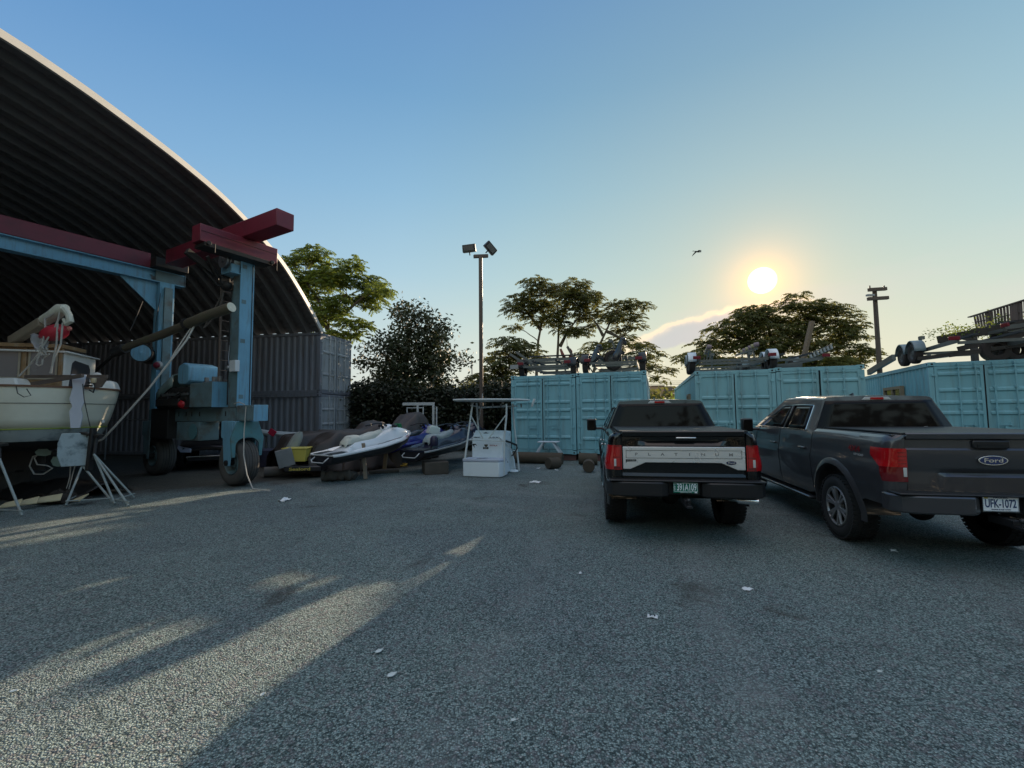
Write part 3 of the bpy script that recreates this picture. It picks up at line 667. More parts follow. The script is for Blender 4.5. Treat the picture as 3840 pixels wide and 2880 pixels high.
# bird
bp_=atY(2617,944,30);t=thing('bird','small dark bird flying in the sky left of the sun','bird',bp_,R(20))
b=MB()
secs=[(-.34,.008,.0),(-.25,.03,.0),(-.1,.045,0),(.06,.05,0),(.16,.032,.01),(.22,.035,.02),(.26,.02,.02),(.32,.003,.01)]
b.tube([(s,0,z) for s,r,z in secs],[r for s,r,z in secs],10)
for sg in (-1,1):
    RWS=[];
    for (x,y,z,c,th) in ((0,.03,0,.17,.012),(.02,.15,.06,.16,.010),(-.0,.26,.02,.13,.007),(-.08,.36,-.10,.08,.004),(-.14,.42,-.20,.02,.002)):
        RWS.append([(x+c*.5,sg*y,z),(x,sg*y,z+th),(x-c*.6,sg*y,z),(x,sg*y,z-th)])
    b.rows(RWS,close=True)
b.prism([(-.3,-.02,.004),(-.3,.02,.004),(-.46,.06,.004),(-.44,0,.004),(-.46,-.06,.004)],(0,0,-.008))
b.build('body',mat('dark_feather',(.03,.03,.032),.7),t)
# ================================================================ PICKUP TRUCKS
def carpaint(name,col,metal=.0,rough=.3): return mat(name,col,rough,metal=metal,coat=.8,spec=.3)
RUB=mat('tyre_rubber',(.022,.022,.023),.85,var=.3,vscale=6);TINT=mat('tinted_glass',(.012,.010,.009),.04,spec=.16)
CHR=mat('chrome',(.72,.73,.75),.08,metal=1.);REDL=mat('red_lens',(.45,.008,.012),.12,coat=.8);REDD=mat('dark_red_lens',(.16,.004,.008),.15,coat=.8)
WLN=mat('clear_lens',(.6,.6,.58),.15,coat=.6);RIMM=mat('alloy_wheel_paint',(.33,.33,.34),.35,metal=.7);RIMD=mat('dark_wheel_well',(.012,.012,.012),.7)
SATIN=mat('satin_trim',(.02,.02,.022),.35);BRSH=mat('brushed_silver_applique',(.88,.88,.88),.30,metal=.55,var=.08,vscale=4)
WHT=mat('white_paint',(.78,.78,.76),.45);INK=mat('dark_blue_ink',(.03,.05,.14),.6);GRNP=mat('plate_green',(.01,.17,.11),.5);PWHT=mat('plate_white',(.85,.87,.9),.5);OVB=mat('badge_blue',(.01,.03,.12),.25,coat=.7)
XP=[(.40,.885),(.46,.935),(.55,.965),(.68,.985),(.80,.998),(.93,1.005),(1.02,1.012),(1.08,1.003),(1.16,.985),(1.26,.975),(1.34,.965),(1.40,.945),(1.435,.915),(1.445,.885)]
def xprof(z):
    if z<=XP[0][0]: return XP[0][1]
    for (a,b_),(c,d) in zip(XP,XP[1:]):
        if z<=c: t=(z-a)/(c-a);return b_+(d-b_)*t
    return XP[-1][1]
ARY=(1.12,4.80);AR=.56;AZC=.44
def cornerpath(y):   # inward shift of the side near the tailgate
    if y>=.16: return 0
    t=1-y/.16;return .115*(1-math.sqrt(max(0,1-t*t)))
def frontpath(y):
    if y<4.9:return 0
    t=(y-4.9)/.8;return .17*t*t
def wheel(parent,x,y,side,rad=.425,wid=.32,ang=0):
    w=bpy.data.objects.new('wheel',None);COL.objects.link(w);w.parent=parent;w.location=(x,y,rad);w.rotation_euler=(ang,0,0)
    b=MB();h=wid/2
    b.lathe([(.25,-h*.80),(.30,-h*.98),(.355,-h*1.0),(rad-.02,-h*.84),(rad-.008,-h*.70),(rad-.008,-h*.06),(rad-.016,-h*.05),(rad-.016,h*.05),(rad-.008,h*.06),(rad-.008,h*.70),(rad-.02,h*.84),(.355,h*1.0),(.30,h*.98),(.25,h*.80)],(0,0,0),(1,0,0),40)
    n=46
    for i in range(n):
        for k,(xx,ww) in enumerate(((-.85,.26),(-.42,.24),(0,.20),(.42,.24),(.85,.26))):
            a=2*PI*(i+(.5 if k%2 else 0))/n;rr=rad-.004 if abs(xx)<.8 else rad-.014
            b.box((xx*h*.92,math.cos(a)*rr,math.sin(a)*rr),(ww*h*1.3,.040,.013),rot=Matrix.Rotation(a-PI/2,3,'X')@Matrix.Rotation(.25*(1 if k%2 else -1),3,'Z'))
    b.build('tyre',RUB,w)
    s=side;b=MB()
    b.lathe([(.262,s*h*.82),(.25,s*h*.86),(.238,s*h*.80),(.225,s*h*.25),(.05,s*h*.15)],(0,0,0),(1,0,0),36)
    dk=b.build('rim_barrel',RIMD,w)
    b=MB();b.lathe([(.265,s*h*.80),(.258,s*h*.93),(.243,s*h*.93),(.236,s*h*.78)],(0,0,0),(1,0,0),36)
    b.lathe([(.0,s*h*.86),(.045,s*h*.86),(.07,s*h*.80),(.075,s*h*.5)],(0,0,0),(1,0,0),20)
    for i in range(6):
        a=2*PI*i/6+.3
        for da in (-.16,.16):
            c0=Vector((s*h*.74,math.cos(a)*.06,math.sin(a)*.06));c1=Vector((s*h*.84,math.cos(a+da)*.243,math.sin(a+da)*.243))
            b.beam(c0,c1,.03,.035)
    for i in range(6):
        a=2*PI*i/6;b.cyl((s*h*.80,math.cos(a)*.052,math.sin(a)*.052),(s*h*.86,math.cos(a)*.052,math.sin(a)*.052),.009,6)
    b.build('rim',RIMM,w,bevel=.003)
    return w
def pickup(name,label,loc,rz,paint,style):
    T_=thing(name,label,'pickup truck',loc,rz);T_.rotation_euler=(R(.4),0,rz)
    # --- body sides, with the arches cut into them
    ys=sorted(set([0,.01,.03,.06,.1,.16,.3,.45,.57]+[ARY[k]-AR*math.cos(PI*i/16) for k in(0,1) for i in range(17)]+[1.74,1.78,2.0,2.4,2.9,2.94,3.4,4.0,4.05,4.2,5.34,5.45,5.6,5.72]))
    NR=22
    def zb(y):
        z=.62+.0*y if y<.59 else .46
        if y<.5:z=.66
        if 1.65<y<1.8: z=.5
        for c in ARY:
            if abs(y-c)<=AR: z=max(z,AZC+math.sqrt(max(0,AR*AR-(y-c)**2)))
        if y>5.4: z=.5
        return z
    def zt(y):
        if y<1.77: return 1.445
        if y<4.2: return 1.39 if y<3.1 else 1.39-.06*(y-3.1)
        return 1.32-.05*(y-4.2)/1.5-.10*max(0,y-5.3)**1.2
    for sg in (-1,1):
        b=MB();RW=[]
        for y in ys:
            a,c=zb(y),zt(y);row=[]
            for j in range(NR+1):
                z=a+(c-a)*j/NR;x=xprof(z)-cornerpath(y)-frontpath(y)
                # slight crease along the shoulder
                row.append((sg*x,y,z))
            RW.append(row)
        b.rows(RW)
        # inner arch wells
        for c in ARY:
            P=[(c-AR*math.cos(PI*i/16),AZC+AR*math.sin(PI*i/16)) for i in range(17)]
            b.rows([[(sg*(xprof(z)-.004),y,z),(sg*.55,y,z)] for (y,z) in P])
        b.build('body_side',paint,T_,ang=30)
        # fender lips
        for c in ARY:
            b=MB();RW=[]
            for i in range(21):
                a=-.12+(PI+.24)*i/20
                yy,zz=math.cos(a),math.sin(a)
                x0=xprof(max(.5,AZC+AR*zz))+.004
                RW.append([(sg*(x0-.02),c+yy*(AR-.012),AZC+zz*(AR-.012)),(sg*(x0+.028),c+yy*(AR-.004),AZC+zz*(AR-.004)),(sg*(x0+.022),c+yy*(AR+.03),AZC+zz*(AR+.03)),(sg*(x0-.0),c+yy*(AR+.075),AZC+zz*(AR+.075))])
            b.rows(RW);b.build('wheel_arch',paint,T_,ang=40)
        # wheels
        for c in ARY: wheel(T_,sg*.845,c,sg)
        # door seams, fuel, handles
        b=MB()
        for y in (1.755,2.93,4.06):
            z0_=.52;pts=[(sg*(xprof(z0_+(1.385-z0_)*j/12)+.0015),y,z0_+(1.385-z0_)*j/12) for j in range(13)]
            b.tube(pts,.0045,4,cap=False)
        b.build('door_seam',SATIN,T_)
        for y in (3.05,1.92):
            q=MB();q.box((sg*1.012,y+.10,1.14),(.035,.21,.034));q.build('door_handle',CHR if style=='black' else paint,T_,bevel=.012)
        # running board
        b=MB();b.box((sg*.93,2.95,.40),(.17,2.3,.045));rb=b.build('running_board',SATIN,T_,bevel=.015)
        b=MB();b.box((sg*1.018,2.95,.415),(.012,2.26,.02));b.build('chrome_strip',CHR,rb,bevel=.004)
        b=MB();b.b2(sg*.80,sg*.86,1.8,4.15,.36,.52);b.build('rocker_panel',RIMD,T_)
        # mirror
        b=MB();b.box((sg*1.04,3.98,1.335),(.20,.08,.05));b.box((sg*1.20,3.93,1.42),(.20,.15,.26));m_=b.build('side_mirror',SATIN if style!='chr' else paint,T_,bevel=.035)
        b=MB();b.box((sg*1.20,3.852,1.42),(.15,.004,.2));b.build('mirror_glass',TINT,m_)
    # --- bed floor, inner walls, rails
    b=MB()
    b.b2(-.80,.80,.06,1.74,.72,.76)
    for sg in (-1,1): b.b2(sg*.76,sg*.80,.06,1.74,.76,1.43);b.b2(sg*.78,sg*.895,.05,1.75,1.425,1.447)
    b.b2(-.9,.9,1.74,1.78,.6,1.44);b.build('cargo_bed',paint,T_,bevel=.004)
    b=MB();b.rows([[(x,y,z) for x in (-.83,-.8,0,.8,.83)] for (y,z) in ((.02,1.445),(.03,1.468),(.8,1.473),(1.68,1.468),(1.73,1.445))]);b.build('bed_cover',mat('vinyl_cover',(.010,.010,.011),.5),T_,solid=.02)
    # --- tailgate
    b=MB()
    tz=[(.79,.012),(.81,.0),(.86,.0),(.90,.022),(1.20,.022),(1.245,.005),(1.27,.006),(1.33,.05),(1.385,.045),(1.40,-.012),(1.455,-.018),(1.468,.0),(1.468,.05)] if style=='black' else [(.79,.012),(.81,.0),(.85,.004),(.99,.012),(1.03,.045),(1.07,.012),(1.10,.0),(1.28,.0),(1.30,.014),(1.39,.012),(1.405,-.012),(1.455,-.018),(1.468,.0),(1.468,.05)]
    def tg(x,z,y):
        e=abs(x)/.782
        if style=='black':
            if 1.30<z<1.39: y=.008+(y-.008)*max(0,min(1,(.86-e)*4))
        else:
            if .99<z<1.08: y=.012+(y-.012)*max(0,min(1,(.66-e)*9))
        return y+.020*e**4
    xsn=[-.782+1.564*i/24 for i in range(25)]
    b.rows([[(x,tg(x,z,y),z) for x in xsn] for (z,y) in tz]);b.b2(-.78,.78,.05,.07,.79,1.46)
    tgo=b.build('tailgate',paint,T_,ang=28)
    b=MB()
    for sg in (-1,1): b.b2(sg*.783,sg*.79,.03,.05,.64,1.44)
    b.b2(-.79,.79,.03,.06,.77,.788);b.build('tailgate_gap',RIMD,T_)
    # rear corner posts
    b=MB()
    for sg in (-1,1):
        RW=[]
        for j in range(15):
            z=.72+(1.44-.72)*j/14;RW.append([(sg*.79,.022,z),(sg*(.80),.004,z),(sg*(xprof(z)-.115),.0,z)])
        b.rows(RW)
        b.build('corner_post',paint,T_,ang=30)
        b=MB()
    b.bm.free()
    # --- tail lights
    def lamp(name,m_,z0_,z1_,yend,par,out=.008,x_in=.792,n=10):
        b=MB();RW=[]
        ysn=[.0,.012,.03,.06,.10,.16,.22,.30]
        for j in range(n+1):
            z=z0_+(z1_-z0_)*j/n;ye=yend(j/n);row=[(sg*x_in,-out,z),(sg*(xprof(z)-.13),-out,z)]
            for y in ysn:
                yy=min(y,ye);row.append((sg*(xprof(z)-cornerpath(yy)+out),yy,z))
            RW.append(row)
        b.rows(RW)
        # closing edges so the lamp has depth
        b.rows([RW[0],[(p[0]*.985,p[1]+.012,p[2]) for p in RW[0]]]);b.rows([RW[-1],[(p[0]*.985,p[1]+.012,p[2]) for p in RW[-1]]])
        return b.build(name,m_,par,ang=40)
    for sg in (-1,1):
        if style=='black':
            l0=lamp('tail_light',REDL,.945,1.275,lambda t:.16,T_);
            b=MB();b.b2(sg*.865,sg*.895,-.016,-.006,.99,1.09);b.build('reverse_lens',WLN,l0,bevel=.004)
            b=MB();b.b2(sg*.815,sg*.90,-.011,-.006,.955,.985);b.build('lower_lens',REDD,l0)
            for (x0,x1,z0_,z1_) in ((.805,.812,.95,1.27),(.812,.905,1.262,1.27),(.812,.905,1.11,1.118)): MB().b2(sg*x0,sg*x1,-.012,-.006,z0_,z1_).build('lens_rib',REDD,l0)
        else:
            l0=lamp('tail_light',REDL,1.09,1.295,lambda t:.11+.19*min(1,t*1.8),T_)
            l1=lamp('tail_light_lower',REDD,.93,1.088,lambda t:.08+.03*t,l0)
            b=MB();b.b2(sg*.80,sg*.835,-.014,-.006,.985,1.085);b.build('reverse_lens',WLN,l0,bevel=.004)
            for z_ in (1.13,1.17,1.21,1.25): MB().b2(sg*.80,sg*.88,-.0115,-.006,z_,z_+.004).build('lens_rib',REDD,l0)
    # --- bumper
    b=MB()
    for sg in (-1,1):
        o=[(.20*sg,-.10),(.30*sg,-.175),(.80*sg,-.165),(.93*sg,-.12),(1.0*sg,-.01),(1.0*sg,.12),(.20*sg,.12)]
        b.prism([(x,y,.615) for (x,y) in (o if sg>0 else o[::-1])],(0,0,.195))
    b.build('rear_bumper',SATIN if style=='black' else paint,T_,bevel=.02)
    b=MB();b.box((0,-.02,.822),(1.94,.29,.022));b.box((0,.0,.72),(.52,.10,.18));b.build('bumper_step',SATIN,T_,bevel=.01)
    # --- licence plate with its writing
    px,pz=(0 if style=='black' else -.05),.745
    pl=MB();pl.box((px,-.13,pz),(.305,.006,.152));po=pl.build('licence_plate',GRNP if style=='black' else PWHT,T_,bevel=.003)
    rr=(PI/2,0,0)
    if style=='black':
        lettering('plate_number','391A109',.125,PWHT,po,(px+.012,-.1345,pz-.004),rr,w=.24)
        lettering('plate_state','VERMONT',.026,PWHT,po,(px,-.1345,pz+.064),rr,w=.095)
        lettering('plate_motto','GREEN MOUNTAIN STATE',.012,PWHT,po,(px,-.1345,pz-.066),rr,w=.14)
        lettering('plate_prefix','T\nR\nK',.026,PWHT,po,(px-.132,-.1345,pz+.0),rr)
        b=MB()
        for (x0,x1,z0_,z1_) in ((-.146,.146,.048,.052),(-.146,.146,-.056,-.052),(-.146,-.142,-.052,.048),(.142,.146,-.052,.048)): b.b2(px+x0,px+x1,-.1345,-.132,pz+z0_,pz+z1_)
        b.b2(px+.110,px+.14,-.1352,-.132,pz-.074,pz-.056);b.build('plate_border',PWHT,po)
    else:
        lettering('plate_number','UFK-1072',.118,INK,po,(px,-.1345,pz-.004),rr,w=.272)
        lettering('plate_state','VIRGINIA',.028,INK,po,(px,-.1345,pz+.060),rr,w=.13)
        lettering('plate_motto','VIRGINIA IS FOR LOVERS',.014,INK,po,(px,-.1345,pz-.062),rr,w=.17)
        b=MB();b.b2(px-.14,px-.108,-.1345,-.132,pz+.048,pz+.07);b.build('plate_sticker',mat('yellow_sticker',(.5,.4,.08),.6),po)
        b=MB();fr=((-.158,.158,.076,.084),(-.158,.158,-.084,-.076),(-.158,-.1525,-.076,.076),(.1525,.158,-.076,.076))
        for (x0,x1,z0_,z1_) in fr: b.b2(px+x0,px+x1,-.137,-.128,pz+z0_,pz+z1_)
        b.build('plate_frame',CHR,po)
    # --- tow hitch and exhaust
    b=MB();b.box((0,-.10,.56),(.075,.3,.075));b.box((0,-.28,.53),(.07,.14,.03));b.cyl((0,-.30,.53),(0,-.30,.58),.015);b.ell((0,-.30,.605),(.027,.027,.027));b.build('tow_hitch',SATIN,T_,bevel=.004)
    b=MB();b.tube([(.58,.6,.5),(.60,.1,.57),(.68,-.03,.575)],.033,12,cap=False);b.lathe([(.035,0),(.045,0),(.045,.24),(.040,.24),(.036,.02)],(.66,-.02,.575),(.93,-.36,0),16);b.build('exhaust_pipe',CHR,T_)
    b=MB();b.b2(-.55,-.45,.35,5.3,.50,.62);b.b2(.45,.55,.35,5.3,.50,.62);b.cyl((-.75,1.12,.41),(.75,1.12,.41),.045);b.ell((0,1.12,.41),(.14,.15,.14));b.b2(-.8,.8,.7,5.4,.55,.62);b.build('chassis',RIMD,T_)
    # --- cab greenhouse
    def xs_(y,z):
        t=(z-1.38)/(1.93-1.38);return .925-.235*t-.03*max(0,y-3.6)*t
    NY=24
    def roofz(y): return 1.915+.03*math.sin(PI*min(1,max(0,(y-1.9)/2.0)))-.03*max(0,y-3.0)**1.7
    # section outline per side: belt -> roof edge rounding -> centre
    def sect(y,zr):
        out=[]
        for j in range(9):
            z=1.36+(zr-.07-1.36)*j/8;out.append((xs_(y,z),z))
        xe=out[-1][0];ze=out[-1][1]
        for a in (20,40,60,80): out.append((xe-.09*(1-math.cos(R(a))),ze+.062*math.sin(R(a))))
        out.append((xe*.5,zr+.005));out.append((0,zr+.012));return out
    def tp(y0_,y1_,t): return y0_+(y1_-y0_)*t
    RW=[]
    # rear wall leans forward with height, windscreen leans back
    st=[0,.04,.15,.3,.45,.6,.72,.82,.9,.96,1]
    def ypos(s,z):
        t=max(0,(z-1.36)/.56);yr=1.79+.13*t;yf=4.28-.98*t
        return yr+(yf-yr)*s
    for s in st:
        ysec=ypos(s,1.92);zr=roofz(ysec);o=sect(ysec,zr)
        row=[(-x,ypos(s,z),z) for (x,z) in o]+[(x,ypos(s,z),z) for (x,z) in o[::-1][1:]]
        RW.append(row)
    b=MB();V=b.rows(RW)
    b.bm.faces.new(V[0]);b.bm.faces.new(V[-1][::-1])
    cab=b.build('cab',paint,T_,ang=32)
    # rear window: one glass sheet set 4 mm proud, black border, sliding centre pane
    def rq(x,z,off): return (x,ypos(0,z)-off,z)
    def xw(z): return xs_(1.9,z)-.022
    b=MB();ZZ=[1.40+.455*j/8 for j in range(9)]
    b.rows([[rq(-xw(z)+2*xw(z)*i/10,z,.006) for i in range(11)] for z in ZZ]);rw=b.build('rear_window',TINT,T_,solid=.004)
    b=MB()
    for (x0,x1,z0_,z1_) in ((-.27,.27,1.775,1.783),(-.27,.27,1.50,1.508),(-.27,-.263,1.508,1.775),(.263,.27,1.508,1.775)):
        b.hull([rq(x0,z0_,.0095),rq(x1,z0_,.0095),rq(x1,z1_,.0095),rq(x0,z1_,.0095),rq(x0,z0_,.005),rq(x1,z0_,.005),rq(x1,z1_,.005),rq(x0,z1_,.005)],[(0,1,2,3),(0,4,5,1),(1,5,6,2),(2,6,7,3),(3,7,4,0)])
    b.build('sliding_pane_frame',SATIN,rw)
    # high brake light
    yb_=ypos(0,1.90)
    b=MB();b.prism([(-.20,yb_-.012,1.865),(.20,yb_-.012,1.865),(.155,yb_-.012,1.905),(-.155,yb_-.012,1.905)],(0,.03,.004));cl_=b.build('high_brake_light',WLN,T_,bevel=.004)
    b=MB();b.box((0,yb_-.016,1.885),(.17,.012,.034));b.build('brake_lens',REDL,cl_)
    # side windows
    for sg in (-1,1):
        def sq(y,z,off=.006): return (sg*(xs_(y,z)+off),y,z)
        def win(y0b,y1b,y0t,y1t,nm):
            b=MB()
            b.rows([[sq((y0b+(y0t-y0b)*t)+((y1b+(y1t-y1b)*t)-(y0b+(y0t-y0b)*t))*i/6,1.415+.375*t) for i in range(7)] for t in [j/6 for j in range(7)]])
            return b.build(nm,TINT,T_,solid=.004)
        win(2.08,2.83,2.14,2.80,'side_window');win(2.95,3.95,2.90,3.22,'side_window')
        b=MB();b.tube([sq(2.0,1.405,.008),sq(3.0,1.402,.008),sq(4.1,1.395,.008)],.007,6)
        b.tube([sq(2.06,1.41,.008),sq(2.12,1.79,.008),sq(2.5,1.803,.008),sq(3.2,1.795,.008),sq(3.6,1.62,.008),sq(4.05,1.41,.008)],.006,6);b.build('window_trim',CHR if style=='grey' else SATIN,T_)
        b=MB();b.rows([[sq(y,1.41,.009),sq(y+.0,1.80,.009)] for y in (2.83,2.90)]);b.build('door_pillar',SATIN,T_,solid=.003)
    b=MB();b.rows([[(x*(.84-.16*t),ypos(1,1.40+.44*t)+.006-.10*abs(x)*0,1.40+.44*t) for x in (-1,-.5,0,.5,1)] for t in (0,.5,1)]);b.build('windscreen',TINT,T_,solid=.004)
    # --- hood, nose
    b=MB();HY=[4.15,4.5,5.0,5.4,5.6,5.72];
    b.rows([[(x*(.9-frontpath(y)),y,zt(y)+.05*(1-x*x)-.02) for x in (-1,-.8,-.4,0,.4,.8,1)] for y in HY]+[[(x*.74,5.74,z) for x in (-1,-.8,-.4,0,.4,.8,1)] for z in (1.0,.5)]);b.build('hood',paint,T_,ang=40)
    b=MB();b.box((0,5.74,.6),(1.8,.16,.26));b.build('front_bumper',CHR,T_,bevel=.03)
    # antenna fin
    b=MB();b.prism([(-.008,2.5,1.94),(-.008,2.66,1.95),(-.008,2.52,1.99)],(.016,0,0));b.build('roof_antenna',paint,T_)
    return T_,tgo
BP=carpaint('black_car_paint',(.004,.004,.005),rough=.25);GP=carpaint('grey_car_paint',(.072,.070,.076),metal=.4,rough=.34)
bt,btg=pickup('pickup_truck','black crew-cab pickup truck with silver tailgate band and green plate',(2.2716,5.918,.0),R(-10.36),BP,'black')
gt,gtg=pickup('pickup_truck','dark grey crew-cab pickup truck with white plate, cut off at right edge',(5.132,4.7486,.0),R(-10.95),GP,'grey')
rr=(PI/2,0,0)
# black truck applique, letters and badges
b=MB();o=[(-.775,1.255),(-.775,.955),(-.68,.955),(-.48,1.045),(.48,1.045),(.68,.955),(.775,.955),(.775,1.255)]
b.prism([(x,-.012,z) for (x,z) in o],(0,.03,0));ap=b.build('silver_band',BRSH,btg,bevel=.006)
b=MB()
for (x0,x1,z0_,z1_) in ((-.735,.735,1.204,1.209),(-.735,.735,1.102,1.107),(-.735,-.73,1.107,1.204),(.73,.735,1.107,1.204)): b.b2(x0,x1,-.0145,-.010,z0_,z1_)
b.build('band_groove',SATIN,ap)
for i,ch in enumerate('PLATINUM'): lettering('band_letter',ch,.052,mat('letter_grey',(.22,.215,.21),.5),ap,(-.60+i*.1715,-.0135,1.154),rr,sx=1.35)
b=MB();b.prism([(-.74,-.014,1.085),(-.60,-.014,1.085),(-.60,-.014,1.06),(-.725,-.014,1.055),(-.735,-.014,1.035)],(0,.004,0));q=b.build('model_badge',SATIN,ap);lettering('badge_text','F-150',.026,CHR,q,(-.668,-.0155,1.07),rr,w=.10)
def oval(par,x,z,y,rx,rz,bodym,ring,txt):
    b=MB();n=28;b.prism([(x+rx*math.cos(2*PI*i/n),y,z+rz*math.sin(2*PI*i/n)) for i in range(n)],(0,.012,0));o_=b.build('oval_badge',ring,par,bevel=.002)
    b=MB();b.prism([(x+rx*.9*math.cos(2*PI*i/n),y-.0025,z+rz*.82*math.sin(2*PI*i/n)) for i in range(n)],(0,.004,0));p_=b.build('badge_face',bodym,o_)
    return o_,lettering('badge_text',txt,rz*1.15,CHR,o_,(x,y-.0035,z),rr,w=rx*1.25)
oval(ap,.60,1.05,-.022,.062,.024,OVB,SATIN,'Ford')
b=MB();b.box((.05,-.0,1.375),(.26,.03,.022));b.build('tailgate_handle',CHR,btg,bevel=.008)
oval(gtg,0,1.175,-.020,.135,.052,OVB,CHR,'Ford')
b=MB();b.box((0,.0,1.345),(.34,.03,.085));hb=b.build('tailgate_handle',SATIN,gtg,bevel=.015);b=MB();b.box((0,-.016,1.325),(.26,.01,.035));b.build('handle_recess',RIMD,hb)
b=MB();b.box((.54,1.788,1.46),(.045,.004,.012));b.build('window_sticker',WHT,gt)
lettering('side_decal','4X4',.10,mat('decal_red',(.22,.01,.015),.4,coat=.5),gt,(-.990,.62,1.24),(PI/2,0,-PI/2),w=.26)
lettering('side_decal_lower','OFF ROAD',.035,mat('decal_silver',(.4,.4,.4),.4),gt,(-.996,.52,1.175),(PI/2,0,-PI/2),w=.2)
# ================================================================ BOAT HOIST (travel lift)
LB=mat('hoist_blue_paint',(.16,.36,.50),.5,var=.22,vscale=2.2,dirt=(.12,.09,.06),dscale=2.5,damt=.55,streak=True,bump=.15,bscale=15)
LBD=mat('hoist_dirty_shaded_blue',(.13,.20,.22),.65,var=.4,vscale=4,dirt=(.10,.07,.05),dscale=3,damt=.8)  # dirt plus the duller light on camera-side faces, put into the colour
MAR=mat('hoist_red_paint',(.17,.020,.036),.42,var=.2,vscale=1.5,dirt=(.06,.02,.02),dscale=2,damt=.5)
GRSE=mat('greasy_dark_steel',(.022,.020,.019),.6,var=.5,vscale=6);ROPE=mat('pale_rope',(.42,.40,.36),.9,var=.2,vscale=20);STL=mat('bare_steel',(.25,.26,.27),.4,metal=.7,var=.3,vscale=6)
HZ=math.atan2(-.487,.874)
H0=Vector((-6.87,11.10,0));ht=thing('boat_hoist','tall blue and red boat hoist on big rubber tyres in front of the shed','boat hoist',H0,HZ)
def hw(name,x,y=0):
    w=bpy.data.objects.new(name,None);COL.objects.link(w);w.parent=ht;w.location=(x,y,.57)
    b=MB();r,h=.57,.23
    b.lathe([(.30,-h*.75),(.38,-h*.97),(.48,-h),(.54,-h*.86),(r,-h*.55),(r+.004,-.02),(r-.012,-.015),(r-.012,.015),(r+.004,.02),(r,h*.55),(.54,h*.86),(.48,h),(.38,h*.97),(.30,h*.75)],(0,0,0),(0,1,0),44)
    b.build('tyre',mat('old_tyre_rubber',(.075,.07,.065),.85,var=.35,vscale=5),w,ang=50)
    for q in (-.13,-.065,.065,.13):
        g_=MB();g_.lathe([(r-.002,q-.006),(r+.003,q-.006),(r+.003,q+.006),(r-.002,q+.006)],(0,0,0),(0,1,0),44);g_.build('tread_groove',GRSE,w)
    for s in (-1,1):
        b=MB();b.lathe([(.30,s*.17),(.29,s*.20),(.26,s*.17),(.20,s*.06),(.13,s*.05),(.12,s*.14),(.0,s*.15)],(0,0,0),(0,1,0),32)
        for i in range(8):
            a=2*PI*i/8;b.cyl((math.cos(a)*.165,s*.05,math.sin(a)*.165),(math.cos(a)*.165,s*.10,math.sin(a)*.165),.02,6)
        b.build('wheel_hub',LBD,w,bevel=.003)
hw('wheel',0);hw('wheel',-4.25,.05)
for (x,m_) in ((0,LB),(-4.25,LBD)):
    b=MB();o=[(-.30,1.60),(.30,1.60),(.30,1.30),(.40,1.0),(.40,.50),(.30,.50),(.26,.95),(.12,1.17),(-.12,1.17),(-.26,.95),(-.30,.50),(-.40,.50),(-.40,1.0),(-.30,1.30)]
    for s in (-1,1):
        b.prism([(x+px*.62,s*.27,z) for (px,z) in [(-.33,1.60),(.33,1.60),(.36,1.25),(.22,.50),(-.22,.50),(-.36,1.25)]],(0,.03*s,0))
    b.prism([(x+px,-.30,z) for (px,z) in o[:4]+[(.32,.98),(-.32,.98)]+o[-2:]],(0,.60,0)) if False else b.box((x,0,1.38),(.62,.58,.42))
    fk=b.build('wheel_fork',LB if x==0 else LBD,ht,bevel=.015)
    b=MB();b.cyl((x,-.33,.57),(x,.33,.57),.07,12);b.build('axle',GRSE,fk)
# fender plate with the rounded opening, over the near wheel, facing forward
b=MB();n=14
outl=[(-.36,.72),(-.40,1.18),(-.26,1.58),(.26,1.58),(.40,1.18),(.36,.72),(.29,.72)]+[(.29*math.cos(PI*i/n),.98+.22*math.sin(PI*i/n)) for i in range(n+1)]+[(-.29,.72)]
b.prism([(.30,y,z) for (y,z) in outl],(.05,0,0));b.build('fork_plate',mat('hoist_teal_patch',(.10,.25,.28),.6,var=.3,vscale=4,dirt=(.15,.09,.05),dscale=3,damt=.7),ht)
def bx(name,m_,x0,x1,y0,y1,z0,z1,bev=.01,par=None):
    return MB().b2(x0,x1,y0,y1,z0,z1).build(name,m_,par or ht,bevel=bev)
bx('lower_beam',LBD,-4.5,.10,-.17,.17,1.58,1.94)
eb=bx('beam_end_box',LBD,.18,.90,-.20,.14,1.60,1.98);bx('box_end_plate',LB,.902,.92,-.205,.145,1.595,1.985,.003,eb)  # blue end plates carry the brighter lit tone of the forward faces
# near leg: I-section column with a narrower channel on its left
b=MB();b.b2(-.16,.16,-.19,-.165,1.94,5.70);b.b2(-.16,.16,.115,.14,1.94,5.70);b.b2(-.015,.015,-.165,.115,1.94,5.70);lg=b.build('near_leg',LBD,ht,bevel=.004);b=MB();b.b2(.161,.18,-.20,.145,1.94,5.7);b.build('leg_face_plate',LB,lg)
b=MB();b.b2(-.40,-.18,-.10,.10,1.94,5.1);b.build('leg_channel',LBD,ht,bevel=.006)
b=MB();b.prism([(-1.0,-.05,1.94),(-.17,-.05,1.94),(-.17,-.05,3.3)],(0,.1,0));b.build('gusset',LBD,ht)
b=MB()
for y in (-.09,.09): b.b2(-.74,-.70,y*2-.02,y*2+.02,2.55,5.3)
for k in range(11): b.cyl((-.72,-.18,2.65+k*.26),(-.72,.18,2.65+k*.26),.012,6)
b.build('ladder',mat('rusty_ladder',(.16,.12,.10),.7,var=.3,vscale=8),ht)
b=MB();b.b2(-.30,.14,-.42,-.20,5.32,5.52);b.b2(-.32,.16,-.44,.0,5.28,5.32);tb=b.build('top_bracket',LB,ht,bevel=.01)
